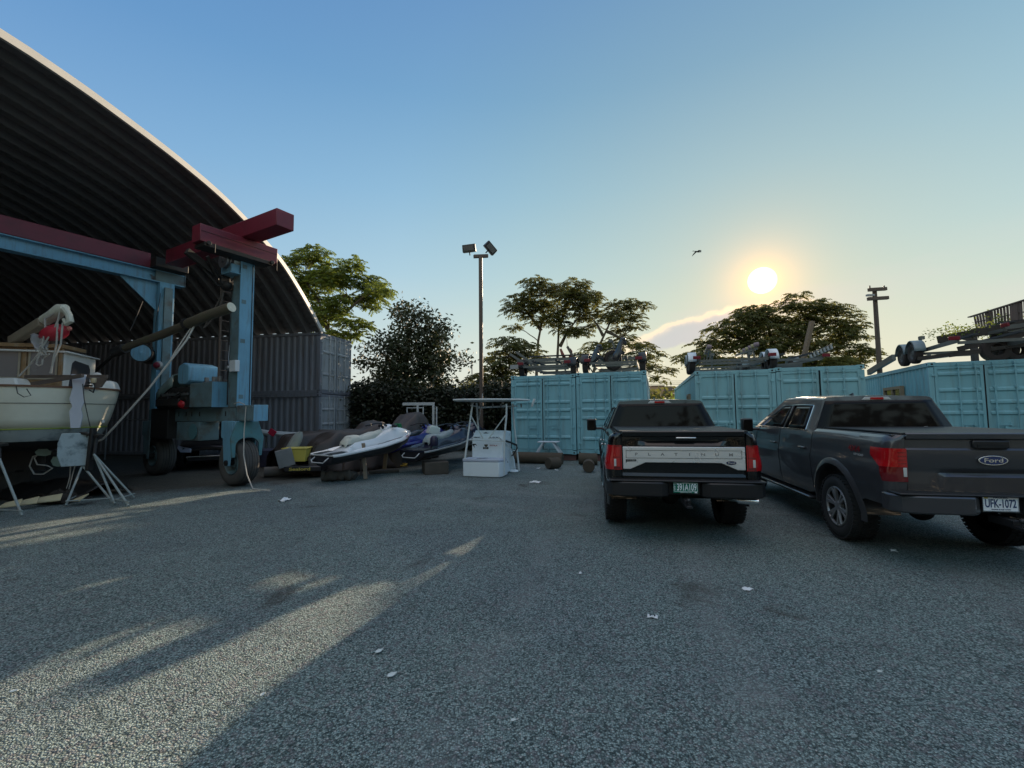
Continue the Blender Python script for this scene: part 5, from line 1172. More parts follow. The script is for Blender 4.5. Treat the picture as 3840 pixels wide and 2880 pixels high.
def jetski(name,label,loc,rz,pitch,hm,dm,sm,rm,group,accent=None,tilt=0):
    t=thing(name,label,'jet ski',loc,0,group);t.rotation_euler=Euler((tilt,-pitch,rz),'XYZ');t.scale=(1,1,.86)
    XS=[-1.48,-1.4,-1.25,-1.05,-.95,-.85,-.72,-.6,-.4,-.1,.1,.3,.45,.6,.75,.9,1.05,1.2,1.3,1.4,1.5,1.56]
    b=MB();RW=[]
    for x in XS:
        w,zk,zr=lerpt(WR,x),lerpt(ZK,x),lerpt(ZR,x);h=[(w,zr),(w*.97,zr-.06),(w*.78,zk+(zr-zk)*.40),(w*.35,zk+.05),(0,zk)]
        RW.append([(x,y,z) for y,z in h]+[(x,-y,z) for y,z in h[::-1][1:]])
    V=b.rows(RW);b.bm.faces.new(V[0]);b.build('lower_hull',hm,t,ang=40)
    b=MB();RW=[]
    for x in XS:
        w,zr,p,pw=lerpt(WR,x),lerpt(ZR,x),lerpt(PT,x),lerpt(PW,x)
        fw=max(0,min(1,(.75-x)/.35))*max(0,min(1,(x+1.1)/.2));pw=min(pw,w*.7)
        h=[(w*1.0,zr),(w*.985,zr+.05),(w*.93,zr+.085*(.35+.65*min(1,max(.15,(x+1.3)/.6)))),(w*.80,zr+.075*(.35+.65*min(1,max(.15,(x+1.3)/.6)))-.03*fw),(w*.74,zr+.06-.10*fw if p>.05 else zr+.02),(pw+.05,zr+.06-.09*fw+ .25*p*(1-fw) if p>.05 else zr+.02),(pw,zr+p*.8+.0),(pw*.75,zr+p*.97),(0,zr+p+.02)]
        RW.append([(x,y,z) for y,z in h]+[(x,-y,z) for y,z in h[::-1][1:]])
    V=b.rows(RW);b.bm.faces.new(V[0][::-1]);dk=b.build('deck',dm,t,ang=45)
    b=MB();RW=[]
    for x in XS:
        w,zr=lerpt(WR,x)+.012,lerpt(ZR,x);RW.append([(x,w,zr-.03),(x,w+.012,zr-.01),(x,w+.01,zr+.02),(x,w-.01,zr+.025)])
    b.rows(RW);b.rows([[(x,-y,z) for x,y,z in r] for r in RW]);b.build('bumper_rail',rm,t)
    b=MB();b.rows([[(x,y,lerpt(ZR,x)+.045) for y in (-.40,-.2,0,.2,.40)] for x in (-1.44,-1.2,-1.0)])
    for s in (-1,1): b.rows([[(x,s*y,lerpt(ZR,x)-.012+.012) for y in (.27,.36,.42)] for x in (-1.0,-.6,-.2,.2,.5)])
    b.build('foot_mat',JMAT,t,solid=.008)
    b=MB();RW=[]
    for (x,h,w) in ((-.86,.20,.10),(-.82,.30,.15),(-.66,.44,.17),(-.45,.43,.165),(-.28,.37,.16),(-.12,.40,.165),(.06,.44,.16),(.25,.42,.14),(.42,.44,.10),(.48,.40,.07)):
        zr=lerpt(ZR,x);RW.append([(x,w*1.05,zr+.2),(x,w*1.1,zr+h-.10),(x,w*.85,zr+h-.02),(x,w*.4,zr+h+.012),(x,-w*.4,zr+h+.012),(x,-w*.85,zr+h-.02),(x,-w*1.1,zr+h-.10),(x,-w*1.05,zr+.2)])
    V=b.rows(RW);b.bm.faces.new(V[0]);b.bm.faces.new(V[-1][::-1]);b.build('seat',sm,t,ang=60)
    b=MB();RW=[]
    for (x,z,w) in ((.50,.84,.12),(.58,1.0,.17),(.72,1.06,.20),(.88,1.0,.22),(1.05,.88,.20),(1.15,.80,.14)): RW.append([(x,w,z-.14),(x,w*.9,z-.03),(x,w*.4,z),(x,-w*.4,z),(x,-w*.9,z-.03),(x,-w,z-.14)])
    V=b.rows(RW);b.bm.faces.new(V[0]);b.bm.faces.new(V[-1][::-1]);cw_=b.build('cowl',dm,t,ang=40)
    b=MB();b.tube([(.55,0,.95),(.48,0,1.08)],.04,8);b.tube([(.33,.40,1.06),(.43,.22,1.11),(.48,0,1.11),(.43,-.22,1.11),(.33,-.40,1.06)],.018,8)
    hb_=b.build('handlebar',JBK,t)
    for s in (-1,1):
        MB().tube([(.36,s*.28,1.085),(.28,s*.43,1.055)],.026,8).build('grip',JBK,hb_)
        m_=MB().box((.72,s*.29,1.0),(.10,.15,.09),rot=(0,0,s*-.2)).build('mirror',JBK if not accent else accent,t,bevel=.02)
    b=MB();b.tube([(-1.46,.28,.36),(-1.58,.28,.28),(-1.60,.22,.22),(-1.60,-.22,.22),(-1.58,-.28,.28),(-1.46,-.28,.36)],.018,7);b.build('boarding_step',JGR,t)
    # side graphic flashes lying on the deck edge
    if accent is None: accent=JBK
    b=MB()
    for s in (-1,1):
        for (x0,x1,a0,a1) in ((-.1,.75,.10,.16),(.3,.95,.22,.28)):
            P=[]
            for k in range(7):
                x=x0+(x1-x0)*k/6;w=lerpt(WR,x);P.append((x,w,lerpt(ZR,x)))
            b.rows([[(x,s*(w*.86-.02*0),z+.098),(x,s*(w*.86-.05*math.sin(PI*k/6)-.01),z+.102)] for k,(x,w,z) in enumerate(P)])
    b.build('deck_graphic',accent,t,solid=.004)
    return t
gJ='jet skis parked on blocks beside the grey containers'
st1=gnd(1250,1790);J1=Vector((-4.02,12.40,.47));rzJ=math.atan2(2.55,1.60)
j1=jetski('jet_ski','white jet ski with black graphics propped bow-up on timber, nearest the camera',J1,rzJ,R(4.5),JBK,JWH,mat('jet_pale_seat',(.55,.55,.48),.5),JWH,gJ)
lettering('registration_text','DXY 1',.10,mat('jet_red_text',(.45,.03,.04),.5),j1,(1.12,-.405,.60),(PI/2-.1,0,R(26)),w=.28)
lettering('deck_text','WAVE',.05,mat('jet_grey_text',(.2,.2,.22),.5),j1,(-.70,-.10,.82),(0,0,PI/2))
j2=jetski('jet_ski','dark navy and silver jet ski on a timber block left of the white console',Vector((-2.18,14.05,.40)),math.atan2(2.4,1.35),R(4),JBK,JNV,JSL,JGR,gJ)
j3=jetski('jet_ski','blue jet ski with dark seat behind the silver-seated one',Vector((-3.45,15.5,.40)),math.atan2(2.4,1.5),R(3),JBL,JBL,JBK,JBL,gJ)
j4=jetski('jet_ski','dark jet ski farther back whose handlebar shows behind the T-top legs',Vector((-1.9,16.6,.42)),math.atan2(2.4,1.2),R(3),JBK,JNV,JBK,JGR,gJ)
b=MB();b.box((0,0,.13),(.42,.34,.26),taper=(.85,.85));b.b2(-.12,.12,-.10,.10,.26,.30);o=b.build('white_bin',mat('pale_green_plastic',(.55,.62,.58),.4),None,bevel=.03);o.location=Vector((-2.75,15.2,1.02));o.rotation_euler=(0,.2,.5);tag(o,'pale plastic bin standing on the blue jet ski','bin')
# fire extinguisher style bottle on jet 2 stern
b=MB();b.lathe([(0,0),(.11,0),(.12,.03),(.12,.22),(.08,.28),(.04,.30),(0,.30)],(0,0,0),(0,0,1),16);o=b.build('fuel_bottle',mat('navy_bottle',(.02,.02,.05),.3),None);o.location=atY(1628,1672,13.1);tag(o,'dark blue bottle standing on the stern of the navy jet ski','bottle')
# books of green at the white bow
b=MB()
for k,c_ in enumerate(range(3)): b.box((k*.035,0,.12),(.022,.20,.26),rot=(0,-.35,0))
o=b.build('green_folder',mat('green_plastic',(.01,.16,.06),.5),None,bevel=.003);o.location=atY(1492,1618,13.55);o.rotation_euler=(0,0,R(60));tag(o,'green flat box wedged behind the white jet ski bow','box')
# ---- tarps
TARP=mat('brown_tarp',(.046,.037,.033),.5,var=.3,vscale=2.5,bump=.35,bscale=9)
def tarp(name,label,c,rz,L_,W2,prof_,seed,m_=TARP,cat='tarp'):
    rnd=random.Random(seed);b=MB()
    def f(a,s):
        x=(a-.5)*L_;h=lerpt(prof_,x);t=(s-.5)*2;w=W2*(1-.35*max(0,abs(2*a-1)-.6)/.4)
        fold=.08*math.sin(a*26+seed+2*math.sin(t*4))*abs(t)+.075*mnoise.noise(Vector((x*2.2,t*2.2,seed)))+.03*abs(mnoise.noise(Vector((x*5,t*4,seed+3))))
        if abs(t)<.35: z=h-.10*abs(t);y=t*w*1.1
        else:
            q=(abs(t)-.35)/.65;z=(h-.035)*(1-q**1.25)+.02;y=(1 if t>0 else -1)*(w*.385+w*.62*q**.7)
        return Vector((x,y+fold*1.1,max(.015,z+fold*(1-abs(t)))))
    b.grid(f,44,40);o=b.build(name,m_,ang=70,solid=.006);o.location=c;o.rotation_euler=(0,0,rz);tag(o,label,cat);return o
tarp('tarp','brown tarp draped over a jet ski behind the white one',(-5.05,14.1,0),math.atan2(2.3,1.9),3.3,.85,[(-1.6,.55),(-1.3,.95),(-.8,1.22),(.1,1.25),(.5,1.45),(.75,1.52),(1.2,1.25),(1.6,.8)],2)
tarp('tarp','smaller dark tarp hump left of the brown one beside the grey seat nose',(-6.9,15.2,0),math.atan2(2.2,1.6),2.6,.75,[(-1.3,.6),(-.9,1.05),(.1,1.18),(.7,1.2),(1.3,.8)],7)
tarp('tarp','peaked brown tarp like a tent between the white and blue jet skis',(-4.15,16.9,0),math.atan2(2.3,1.2),2.8,.85,[(-1.4,.7),(-.6,1.2),(.3,1.75),(.6,1.8),(1.1,1.3),(1.4,.8)],5)
b=MB();b.rows([[Vector((.0,0,0))+Vector((math.cos(t_)*w_,math.sin(t_)*.13,z)) for t_ in [2*PI*k/14 for k in range(14)]] for (z,w_) in ((0,.14),(.25,.16),(.55,.15),(.72,.11),(.80,.04))],close=True)
o=b.build('seat_nose',mat('grey_hull_nose',(.34,.36,.34),.5,var=.25,vscale=5),None);o.location=atY(1078,1712,13.0);o.rotation_euler=(0,.45,.3);tag(o,'pale grey rounded hull nose leaning upright before the dark tarp','hull piece')
def simple(name,label,cat,u,v,Y,fn,m_,rz=0,bev=.01,z=None,group=None):
    c=gnd(u,v) if Y is None else atY(u,v,Y)
    if z is not None:c.z=z
    b=MB();fn(b);o=b.build(name,m_,None,bevel=bev);o.location=c;o.rotation_euler=(0,0,rz);tag(o,label,cat,group);return o
CONC=mat('concrete',(.24,.24,.23),.85,var=.25,vscale=5,bump=.3,bscale=20);YEL=mat('yellow_plastic',(.62,.50,.10),.45,var=.1,vscale=4);OLDW=mat('old_grey_timber',(.075,.066,.055),.9,var=.45,vscale=5,bump=.4,bscale=14);LOGM=mat('log_wood',(.070,.056,.040),.9,var=.4,vscale=4,bump=.4,bscale=10)
simple('concrete_block','tilted concrete block in front of the yellow tub','block',1068,1752,12.4,lambda b:b.box((0,0,.26),(.42,.34,.48),rot=(0,-.25,.2)),CONC,.3)
def tub(b):
    b.box((0,0,.19),(.58,.46,.36),taper=(1.12,1.1));b.box((0,0,.385),(.70,.56,.03))
simple('tub','yellow rectangular plastic tub beside the concrete block','tub',1115,1730,12.7,tub,YEL,.1,.02)
def crate(b):
    b.b2(-.5,.5,-.3,.3,0,.14)
bc=simple('battery_box','low black box with yellow script lettering below the yellow tub','box',1150,1738,12.4,crate,JBK,.12,.02);bc.location.z=.18
lettering('box_script','Sealord',.11,YEL,bc,(-.08,-.305,.07),rr,w=.55)
def plog(L_,r0,r1,seg=9,noisy=.02,seed=1):
    def f(b):
        rn=random.Random(seed);b.tube([(-L_/2+L_*i/seg,rn.uniform(-noisy,noisy),r0+rn.uniform(-noisy,noisy)) for i in range(seg+1)],[r0+(r1-r0)*i/seg+rn.uniform(-noisy,noisy)*.5 for i in range(seg+1)],14)
    return f
simple('drain_pipe','grey-brown pipe lying on the ground left of the timber under the white jet ski','pipe',1130,1780,None,plog(1.9,.14,.14,5,.004),mat('dirty_pipe',(.15,.135,.12),.7,var=.3,vscale=3),R(28))
simple('timber_log','rough grey log under the stern of the white jet ski','log',1270,1802,None,plog(.85,.13,.12,12,.035,3),OLDW,R(10))
simple('timber_block','squared timber stacked on the log beneath the white jet ski','timber',1265,1770,None,lambda b:b.b2(-.32,.32,-.10,.10,0,.18),OLDW,R(12),z=.26)
def stl(b):
    for x in (-.22,.22):
        for y in (-.15,.15): b.tube([(x*1.1,y,0),(x,y,.50)],.014,6)
    b.b2(-.24,.24,-.17,.17,.50,.53)
simple('steel_trestle','small rusty steel trestle beside the log stack','trestle',1320,1785,None,stl,mat('rusty_pipe',(.16,.12,.10),.7,var=.3,vscale=8),R(15))
simple('prop_post','leaning wooden post propping the middle of the white jet ski','post',1371,1797,None,lambda b:b.beam((0,0,0),(-.11,.1,.95),.07,.09),mat('prop_wood',(.24,.19,.14),.85,var=.3,vscale=6),0,.004)
simple('prop_post','upright wooden post under the white jet ski bow standing on a plank','post',1442,1768,None,lambda b:b.beam((0,0,.08),(.10,-.05,1.05),.10,.10),mat('prop_wood2',(.33,.24,.15),.85,var=.3,vscale=6),0,.004)
simple('plank','short thick plank on the gravel under the bow post','plank',1440,1772,None,lambda b:b.b2(-.42,.42,-.13,.13,0,.07),OLDW,R(25),.004)
simple('tree_stump','upright log section behind the bow post of the white jet ski','log',1478,1752,None,lambda b:b.tube([(0,0,0),(0,0,.3),(.01,0,.75)],[.27,.25,.25],16),LOGM,0,.01)
simple('yellow_rope','small heap of yellow rope beside the upright log','rope',1508,1752,None,lambda b:[b.tube([(math.cos(k+i)*.18*(1+.2*math.sin(k)),math.sin(k+i)*.11,.02+.012*k) for k in range(9)],.012,5) for i in range(3)],mat('yellow_rope_fibre',(.5,.33,.05),.8),0,0)
simple('timber_block','square timber block under the navy jet ski','timber',1632,1774,None,lambda b:b.b2(-.34,.34,-.3,.3,0,.34),OLDW,R(20))
simple('support_block','low timber block far under the blue jet ski','timber',1520,1722,None,lambda b:b.b2(-.6,.6,-.25,.25,0,.4),OLDW,R(20))
# leaning aluminium door frame
ALU=mat('white_aluminium',(.48,.50,.52),.4,metal=.3,var=.1,vscale=6)
p=atY(1575,1600,18.4);df=thing('door_frame','white aluminium sliding door frame leaning by the dark hedge','door frame',(p.x,18.4,.3),R(6))
for k,(x0,x1,z0,z1,y) in enumerate(((-.72,.60,1.78,1.90,0),(-.14,-.06,.75,1.78,0),(.50,.60,.55,1.78,0),(.66,.72,.4,1.72,-.1),(.10,.15,.6,1.72,.04),(-.56,-.52,.9,1.68,.04),(-.56,.1,1.66,1.70,.04))):
    MB().b2(x0,x1,y-.03,y+.03,z0,z1).build('frame_bar',ALU,df,bevel=.004)
# board on a rack by the grey containers, bins
p0=atY(955,1622,15.6);p1=atY(1235,1632,16.2);pb=thing('paddle_board','long pale paddle board lying level before the grey containers','paddle board',p0)
d=p1-p0;s_=Vector((-d.y,d.x,0)).normalized()
b=MB();RW=[]
for (t_,w_,zz) in ((0,.02,.10),(.06,.2,.05),(.2,.34,.0),(.5,.40,-.02),(.8,.36,0),(.95,.2,.02),(1,.04,.03)):
    c=d*t_;RW.append([c+s_*w_+Vector((0,0,zz)),c+s_*w_*.9+Vector((0,0,zz+.07)),c-s_*w_*.9+Vector((0,0,zz+.07)),c-s_*w_+Vector((0,0,zz)),c-s_*w_*.85+Vector((0,0,zz-.06)),c+s_*w_*.85+Vector((0,0,zz-.06))])
b.rows(RW,close=True);b.build('board_body',mat('pale_board',(.42,.46,.47),.4,var=.05,vscale=3),pb);MB().prism([d*.80+Vector((0,-.05,.06)),d*.86+Vector((0,-.05,.06)),d*.88+Vector((0,-.05,.22))],(0,.02,0)).build('fin',JBK,pb)
MB().box(d*.30+Vector((0,-.36,.05)),(.24,.04,.20),rot=(0,.6,0)).build('red_flag',mat('red_cloth',(.4,.01,.04),.7),pb)
b=MB()
for t_ in (.12,.85):
    q=p0+d*t_
    for k in (-.3,.3): b.cyl((q.x+s_.x*k,q.y+s_.y*k,0),(q.x+s_.x*k,q.y+s_.y*k,q.z-.1),.025,8)
    b.beam((q.x-s_.x*.4,q.y-s_.y*.4,q.z-.1),(q.x+s_.x*.4,q.y+s_.y*.4,q.z-.1),.05,.05)
tag(b.build('board_rack',STL),'low metal rack carrying the pale paddle board','rack')
simple('plastic_drum','dark blue-grey plastic drum with white label under the paddle board','drum',998,1712,15.0,lambda b:b.lathe([(0,0),(.22,0),(.24,.06),(.23,.5),(.24,.54),(.21,.60),(0,.60)],(0,0,0),(0,0,1),20),mat('drum_purple_grey',(.05,.05,.085),.5),0,0,z=0)
simple('red_fuel_can','dull red fuel can standing right of the dark drum','fuel can',1046,1690,15.4,lambda b:(b.b2(-.2,.2,-.13,.13,0,.36),b.b2(-.12,.12,-.02,.02,.36,.44)),mat('dull_red_plastic',(.10,.015,.02),.5),.2,.03,z=0)
simple('grey_bucket','pale grey bucket beside the red fuel can','bucket',1075,1695,15.2,lambda b:b.lathe([(0,0),(.13,0),(.17,.34),(.155,.34),(.12,.03),(0,.03)],(0,0,0),(0,0,1),18),mat('grey_plastic',(.3,.3,.31),.6),0,0,z=0)
# ================================================================ CENTRE CONSOLE WITH T-TOP
CO=Vector((-.83,12.15,0));cs=thing('boat_console','white fibreglass boat console with cushioned seat box and T-top standing on gravel','boat console',CO,R(-15))
GEL=mat('white_gelcoat',(.76,.82,.86),.3,coat=.4,var=.05,vscale=2);TUBE=mat('powder_coated_tube',(.60,.63,.62),.35);CUSH=mat('vinyl_cushion',(.48,.52,.62),.45)
b=MB();b.prism([(-.56,-.02,.0),(-.53,-.10,.0),(.50,-.10,.0),(.57,.05,.0),(.57,.52,.0),(-.56,.52,.0)],(0,0,.40));b.build('seat_box',GEL,cs,bevel=.02)
b=MB();b.prism([(-.55,-.11,.40),(.50,-.11,.40),(.57,.04,.40),(.57,.40,.40),(-.55,.40,.40)],(0,0,.085));ck=b.build('seat_cushion',CUSH,cs,bevel=.02);b=MB();b.prism([(-.14,-.10,.487),(-.04,-.10,.487),(.12,.12,.487),(.02,.12,.487)],(0,0,.006));b.build('dark_strap',JNV,ck)
b=MB();b.prism([(-.44,.34,.40),(-.42,.30,1.0),(-.38,.32,1.10),(-.36,.42,1.24),(-.36,.95,1.20),(-.44,1.20,.0),(-.44,.34,.0)],(.92,0,0));cb=b.build('console_body',GEL,cs,bevel=.025)
b=MB();b.prism([(-.43,.333,1.00),(.49,.333,1.00),(.49,.333,1.012),(-.43,.333,1.012)],(0,-.004,0));b.build('console_seam',STL,cb)
b=MB();b.prism([(.485,.50,.28),(.485,.86,.30),(.485,.86,.58),(.485,.50,.56)],(.006,0,0));b.build('side_hatch_opening',RIMD,cb)
b=MB();b.prism([(.48,1.1,0),(.62,1.15,0),(.62,1.0,.35),(.48,.85,.9)],(0,.12,0));b.lathe([(0,0),(.14,0),(.12,.05),(.05,.07)],(.60,1.1,0),(0,0,1),16);b.build('side_flange',GEL,cs,bevel=.01)
b=MB();b.rows([[(.52,.45,.98),(.52,.45,.93)],[(.62,.75,.90),(.62,.75,.85)],[(.72,1.05,.80),(.72,1.05,.75)]]);b.tube([(.72,.95,.82),(.74,.95,.7),(.66,.9,.55),(.60,.85,.48)],.02,6);b.build('side_bracket',SATIN,cs,solid=.03)
rr_=(R(90),0,0)
for (txt,x,z,w_,m_,sz) in (('SHIMANO',-.27,1.045,.20,SATIN,.05),('SUZUKI',.24,1.04,.30,INK,.06),('RAPALA',.22,.82,.22,mat('sticker_red',(.25,.02,.04),.6),.06),('YETI',-.01,.745,.10,WHT,.035)):
    if txt=='YETI':
        MB().b2(-.09,.07,.312,.328,.72,.775).build('sticker_back',SATIN,cb)
        lettering('sticker_text',txt,sz,m_,cb,(x-.01,.309,.748),rr_,w=w_)
    else: lettering('sticker_text',txt,sz,m_,cb,(x,.310 if z<1 else .302,z),rr_,w=w_)
b=MB();n=16;b.prism([(.0+.055*math.cos(2*PI*i/n),.31,.845+.065*math.sin(2*PI*i/n)) for i in range(n)],(0,.01,0));b.build('round_sticker',mat('olive_sticker',(.06,.06,.04),.6),cb)
b=MB();b.prism([(-.42+.06+x,.309,.80+z) for (x,z) in ((-.05,.05),(0,.085),(.06,.06),(.09,.0),(.05,.035),(.01,.03),(.015,-.05),(-.01,-.01),(-.03,.02))],(0,.008,0));b.build('fish_sticker',SATIN,cb)
b=MB();b.prism([(-.03+x,.36,1.155+z) for (x,z) in ((-.07,.01),(0,.03),(.02,.045),(.03,.02),(.11,.01),(.03,-.005),(-.02,-.02),(-.025,-.004))],(0,.01,.0));b.build('fish_sticker',SATIN,cb)
# T-top tubes through measured points
def CP_(u,v,Y): return Matrix.Rotation(R(15),3,'Z')@(atY(u,v,Y)-CO)
fl_,fr_=12.15,12.2;bk=13.25
ring=[(1718,1506,12.6),(1770,1512,12.0),(1900,1514,12.05),(1985,1512,12.9),(1925,1505,13.6),(1790,1503,13.5)]
segs=[((1772,1512,12.1),(1766,1556,12.1),(1743,1722,11.95)),((1899,1514,12.1),(1899,1556,12.1),(1892,1640,12.15),(1890,1782,12.12)),((1922,1514,13.2),(1925,1560,13.2),(1947,1766,13.2)),((1787,1510,13.2),(1793,1600,13.2),(1797,1640,13.2))]
for s in segs: MB().tube([CP_(*q) for q in s],.026,10).build('frame_tube',TUBE,cs)
for s in (((1766,1558,12.1),(1812,1645,12.25)),((1897,1556,12.1),(1832,1645,12.25)),((1760,1649,12.25),(1892,1655,12.18)),((1805,1508,12.3),(1805,1508,13.3)),((1765,1520,12.1),(1800,1526,12.6),(1880,1524,12.6),(1900,1518,12.1)),((1790,1530,13.0),(1940,1522,12.8)),((1872,1640,12.2),(1922,1690,12.8),(1935,1690,13.1))): MB().tube([CP_(*q) for q in s],.017,8).build('brace_tube',TUBE,cs)
b=MB();ol=[(-.80,-.15),(-.5,-.42),(.3,-.45),(1.05,-.1),(1.38,.45),(1.30,.95),(.6,1.35),(-.3,1.35),(-.78,.9)]
b.prism([Matrix.Rotation(R(19),3,'Z')@Vector((x,y,2.075)) for (x,y) in ol],(0,0,.045));tt=b.build('hardtop',TUBE,cs,bevel=.015)
for (u,Y) in ((1803,12.4),(1848,12.4),(1878,12.4),(1955,12.9)): MB().tube([CP_(u,1514,Y),CP_(u,1528,Y)],.022,8).build('rod_holder',STL,cs)
b=MB();q=CP_(1996,1508,13.0);b.prism([q+Vector(a_) for a_ in ((-.05,0,-.14),(.0,0,-.14),(.09,0,.10),(.03,0,.10))],(0,.1,0));b.build('spotlight_bracket',TUBE,cs,bevel=.01)
b=MB();b.tube([CP_(1808,1500,12.6),CP_(1809,1476,12.6)],.006,4);b.tube([CP_(1805,1516,12.5),CP_(1797,1575,12.6)],.006,4);b.build('antenna_whip',TUBE,cs)
# ================================================================ STOOL, TIMBERS, LOGS BY THE CONTAINERS
WS=mat('white_wood_bench',(.52,.58,.64),.6,var=.1,vscale=5)
s0=atY(2058,1655,15.6);sto=thing('white_stool','small white slatted table with splayed legs before the teal containers','stool',(s0.x,s0.y,0),R(-15))
zt_=s0.z
for k in range(4): MB().b2(-.37,.37,-.22+k*.115,-.22+k*.115+.105,zt_-.03,zt_).build('slat',WS,sto,bevel=.004)
for s in (-1,1):
    for y in (-.18,.18): MB().beam((s*.17,y,zt_-.03),(s*.46,y,.26),.035,.06).build('leg',WS,sto)
simple('sleeper_log','long round timber lying before the leftmost teal container','log',2015,1738,None,plog(1.75,.19,.19,6,.008,5),LOGM,AZ+.03)
simple('cut_log','short sawn log end beside the long timber','log',2075,1757,None,plog(.42,.17,.17,2,.01,6),LOGM,R(35))
simple('small_log','log lying left of the black pickup cab','log',2206,1742,None,plog(.6,.19,.19,3,.01,8),LOGM,R(-14))
simple('sawn_log','smaller dark log end in front of the log by the black pickup','log',2208,1768,None,lambda b:(b.cyl((0,-.25,.17),(0,.25,.17),.17,20)),LOGM,R(-10))
for i,(x,l_) in enumerate(((.35,'left reddish bearer timber under the teal containers'),(2.0,'middle reddish bearer timber under the teal containers'),(3.2,'reddish bearer timber under second teal container'),(4.6,'right reddish bearer timber under the teal containers'))):
    q=A0+xa*x+ya*.1;o=MB().b2(-.4,.4,0,.5,0,.2).build('bearer_timber',mat('red_brown_timber',(.13,.06,.055),.85,var=.3,vscale=5),None,bevel=.008);o.location=(q.x,q.y,0);o.rotation_euler=(0,0,AZ);tag(o,l_,'timber','bearers under the teal containers')
for i,(P_,ax_,az_) in enumerate(((B0,xb,BZ),(B0+xb*2.47,xb,BZ),(C0,xc,CZ))):
    q=P_+ax_*.15;o=MB().b2(0,2.1,.15,.4,0,.2).build('bearer_timber',OLDW,None,bevel=.008);o.location=(q.x,q.y,0);o.rotation_euler=(0,0,az_);tag(o,['grey bearer under the windowed teal container','grey bearer under the ajar teal container','grey bearer under the right edge teal container'][i],'timber')
# ================================================================ TRAILERS ON THE CONTAINERS
GAL=mat('galvanised_channel',(.13,.13,.125),.5,metal=.4,var=.25,vscale=6);WF=mat('white_fender',(.66,.69,.74),.3);BF=mat('black_fender',(.025,.025,.028),.45);GF=mat('grey_fender',(.19,.23,.25),.4);RTY=mat('dusty_tyre',(.035,.024,.022),.8,var=.3,vscale=5)
def twheel(par,x,y,r=.33,w=.21,sd=1):
    e=bpy.data.objects.new('wheel',None);COL.objects.link(e);e.parent=par;e.location=(x,y,r);h=w/2
    MB().lathe([(.17,-h*.8),(.22,-h),(r-.05,-h),(r-.01,-h*.75),(r,-h*.3),(r,h*.3),(r-.01,h*.75),(r-.05,h),(.22,h),(.17,h*.8)],(0,0,0),(0,1,0),28).build('tyre',RTY,e)
    b=MB();b.lathe([(.185,sd*h*.9),(.17,sd*h*.7),(.12,sd*h*.4),(.06,sd*h*.75),(0,sd*h*.75)],(0,0,0),(0,1,0),24)
    for i in range(8): b.cyl((math.cos(i*PI/4)*.125,sd*h*.4,math.sin(i*PI/4)*.125),(math.cos(i*PI/4)*.125,sd*h*.55,math.sin(i*PI/4)*.125),.016,6)
    b.build('rim',mat('dusty_rim',(.10,.095,.09),.6,metal=.3),e)
def trailer(label,loc,rz,W_=2.1,L_=5.2,axles=(1.3,),fm=BF,rot=None,rollers=False,group='boat trailers stored on top of the teal containers',up=None):
    t=thing('boat_trailer',label,'trailer',loc,rz,group)
    if rot: t.rotation_euler=rot
    hw_=W_/2-.22;z=.42
    for s in (-1,1):
        MB().beam((0,s*hw_,z),(L_*.62,s*hw_,z),.05,.11,(0,0,1)).build('side_rail',GAL,t);MB().beam((L_*.62,s*hw_,z),(L_*.9,s*.04,z),.05,.11,(0,0,1)).build('side_rail',GAL,t)
    for k,x in enumerate((.04,axles[0],2.6,L_*.62)): MB().beam((x,-hw_,z-.06-(.05 if k==1 else 0)),(x,hw_,z-.06-(.05 if k==1 else 0)),.05,.08,(0,0,1)).build('cross_member',GAL,t)
    MB().beam((L_*.7,0,z),(L_+.3,0,z),.08,.10,(0,0,1)).build('tongue',GAL,t)
    for s in (-1,1):
        for k,x in enumerate(axles):
            twheel(t,x,s*(W_/2+.0),sd=s)
            b=MB();RW=[]
            for i in range(11):
                a=PI*(.02+.96*i/10);RW.append([(x+math.cos(a)*.40,s*(W_/2-.14),.34+math.sin(a)*.40),(x+math.cos(a)*.40,s*(W_/2+.13),.34+math.sin(a)*.40),(x+math.cos(a)*.37,s*(W_/2+.145),.34+math.sin(a)*.37)])
            b.rows(RW);b.build('fender',fm,t,solid=.008)
        q=MB().box((-.04,s*(hw_+.10),z+.06),(.05,.24,.11)).build('tail_light',mat('trailer_red',(.16,.01,.02),.3),t,bevel=.01)
        if rollers:
            ar=MB();ar.beam((.1,s*.75,z+.30),(2.4,s*.50,z+.36),.05,.06)
            for x in (.3,1.2,2.1): ar.beam((x,s*.70,z),(x,s*.66,z+.30),.04,.04)
            ar.build('roller_arm',GAL,t)
            for k in range(6): MB().cyl((.1+k*.35,s*(.66-.02*k),z+.42),(.1+k*.35,s*(.80-.02*k),z+.44),.075,12).build('roller',mat('tan_roller_rubber',(.30,.26,.14),.6) if k%2 else mat('mauve_roller_rubber',(.22,.16,.18),.6),t)
        else: MB().beam((.1,s*.45,z+.16),(2.7,s*.38,z+.16),.10,.05,(0,0,1)).build('bunk',mat('bunk_carpet',(.05,.05,.055),.95),t)
    wp=MB();wp.beam((L_*.86,0,z),(L_*.80,0,z+.75),.07,.07);wp.box((L_*.79,0,z+.72),(.16,.14,.12));wp.build('winch_post',GAL,t)
    return t
zA=.22+HC+.005
PA=A0+ya*.25
trailer('small boat trailer with red light and plate on the leftmost teal container',(PA+xa*1.22+Vector((0,0,HC))),AZ+PI/2,2.05,5.0,(.75,),BF)
trailer('black-fendered trailer on the second teal container from left',(A0+ya*.35+xa*3.75+Vector((0,0,HC+.03))),AZ+PI/2,2.05,5.0,(.45,),BF)
trailer('second frame stacked crosswise on the left trailers',(A0+ya*1.6+xa*.25+Vector((0,0,HC+.28))),AZ+R(4),1.5,4.2,(3.4,),BF)
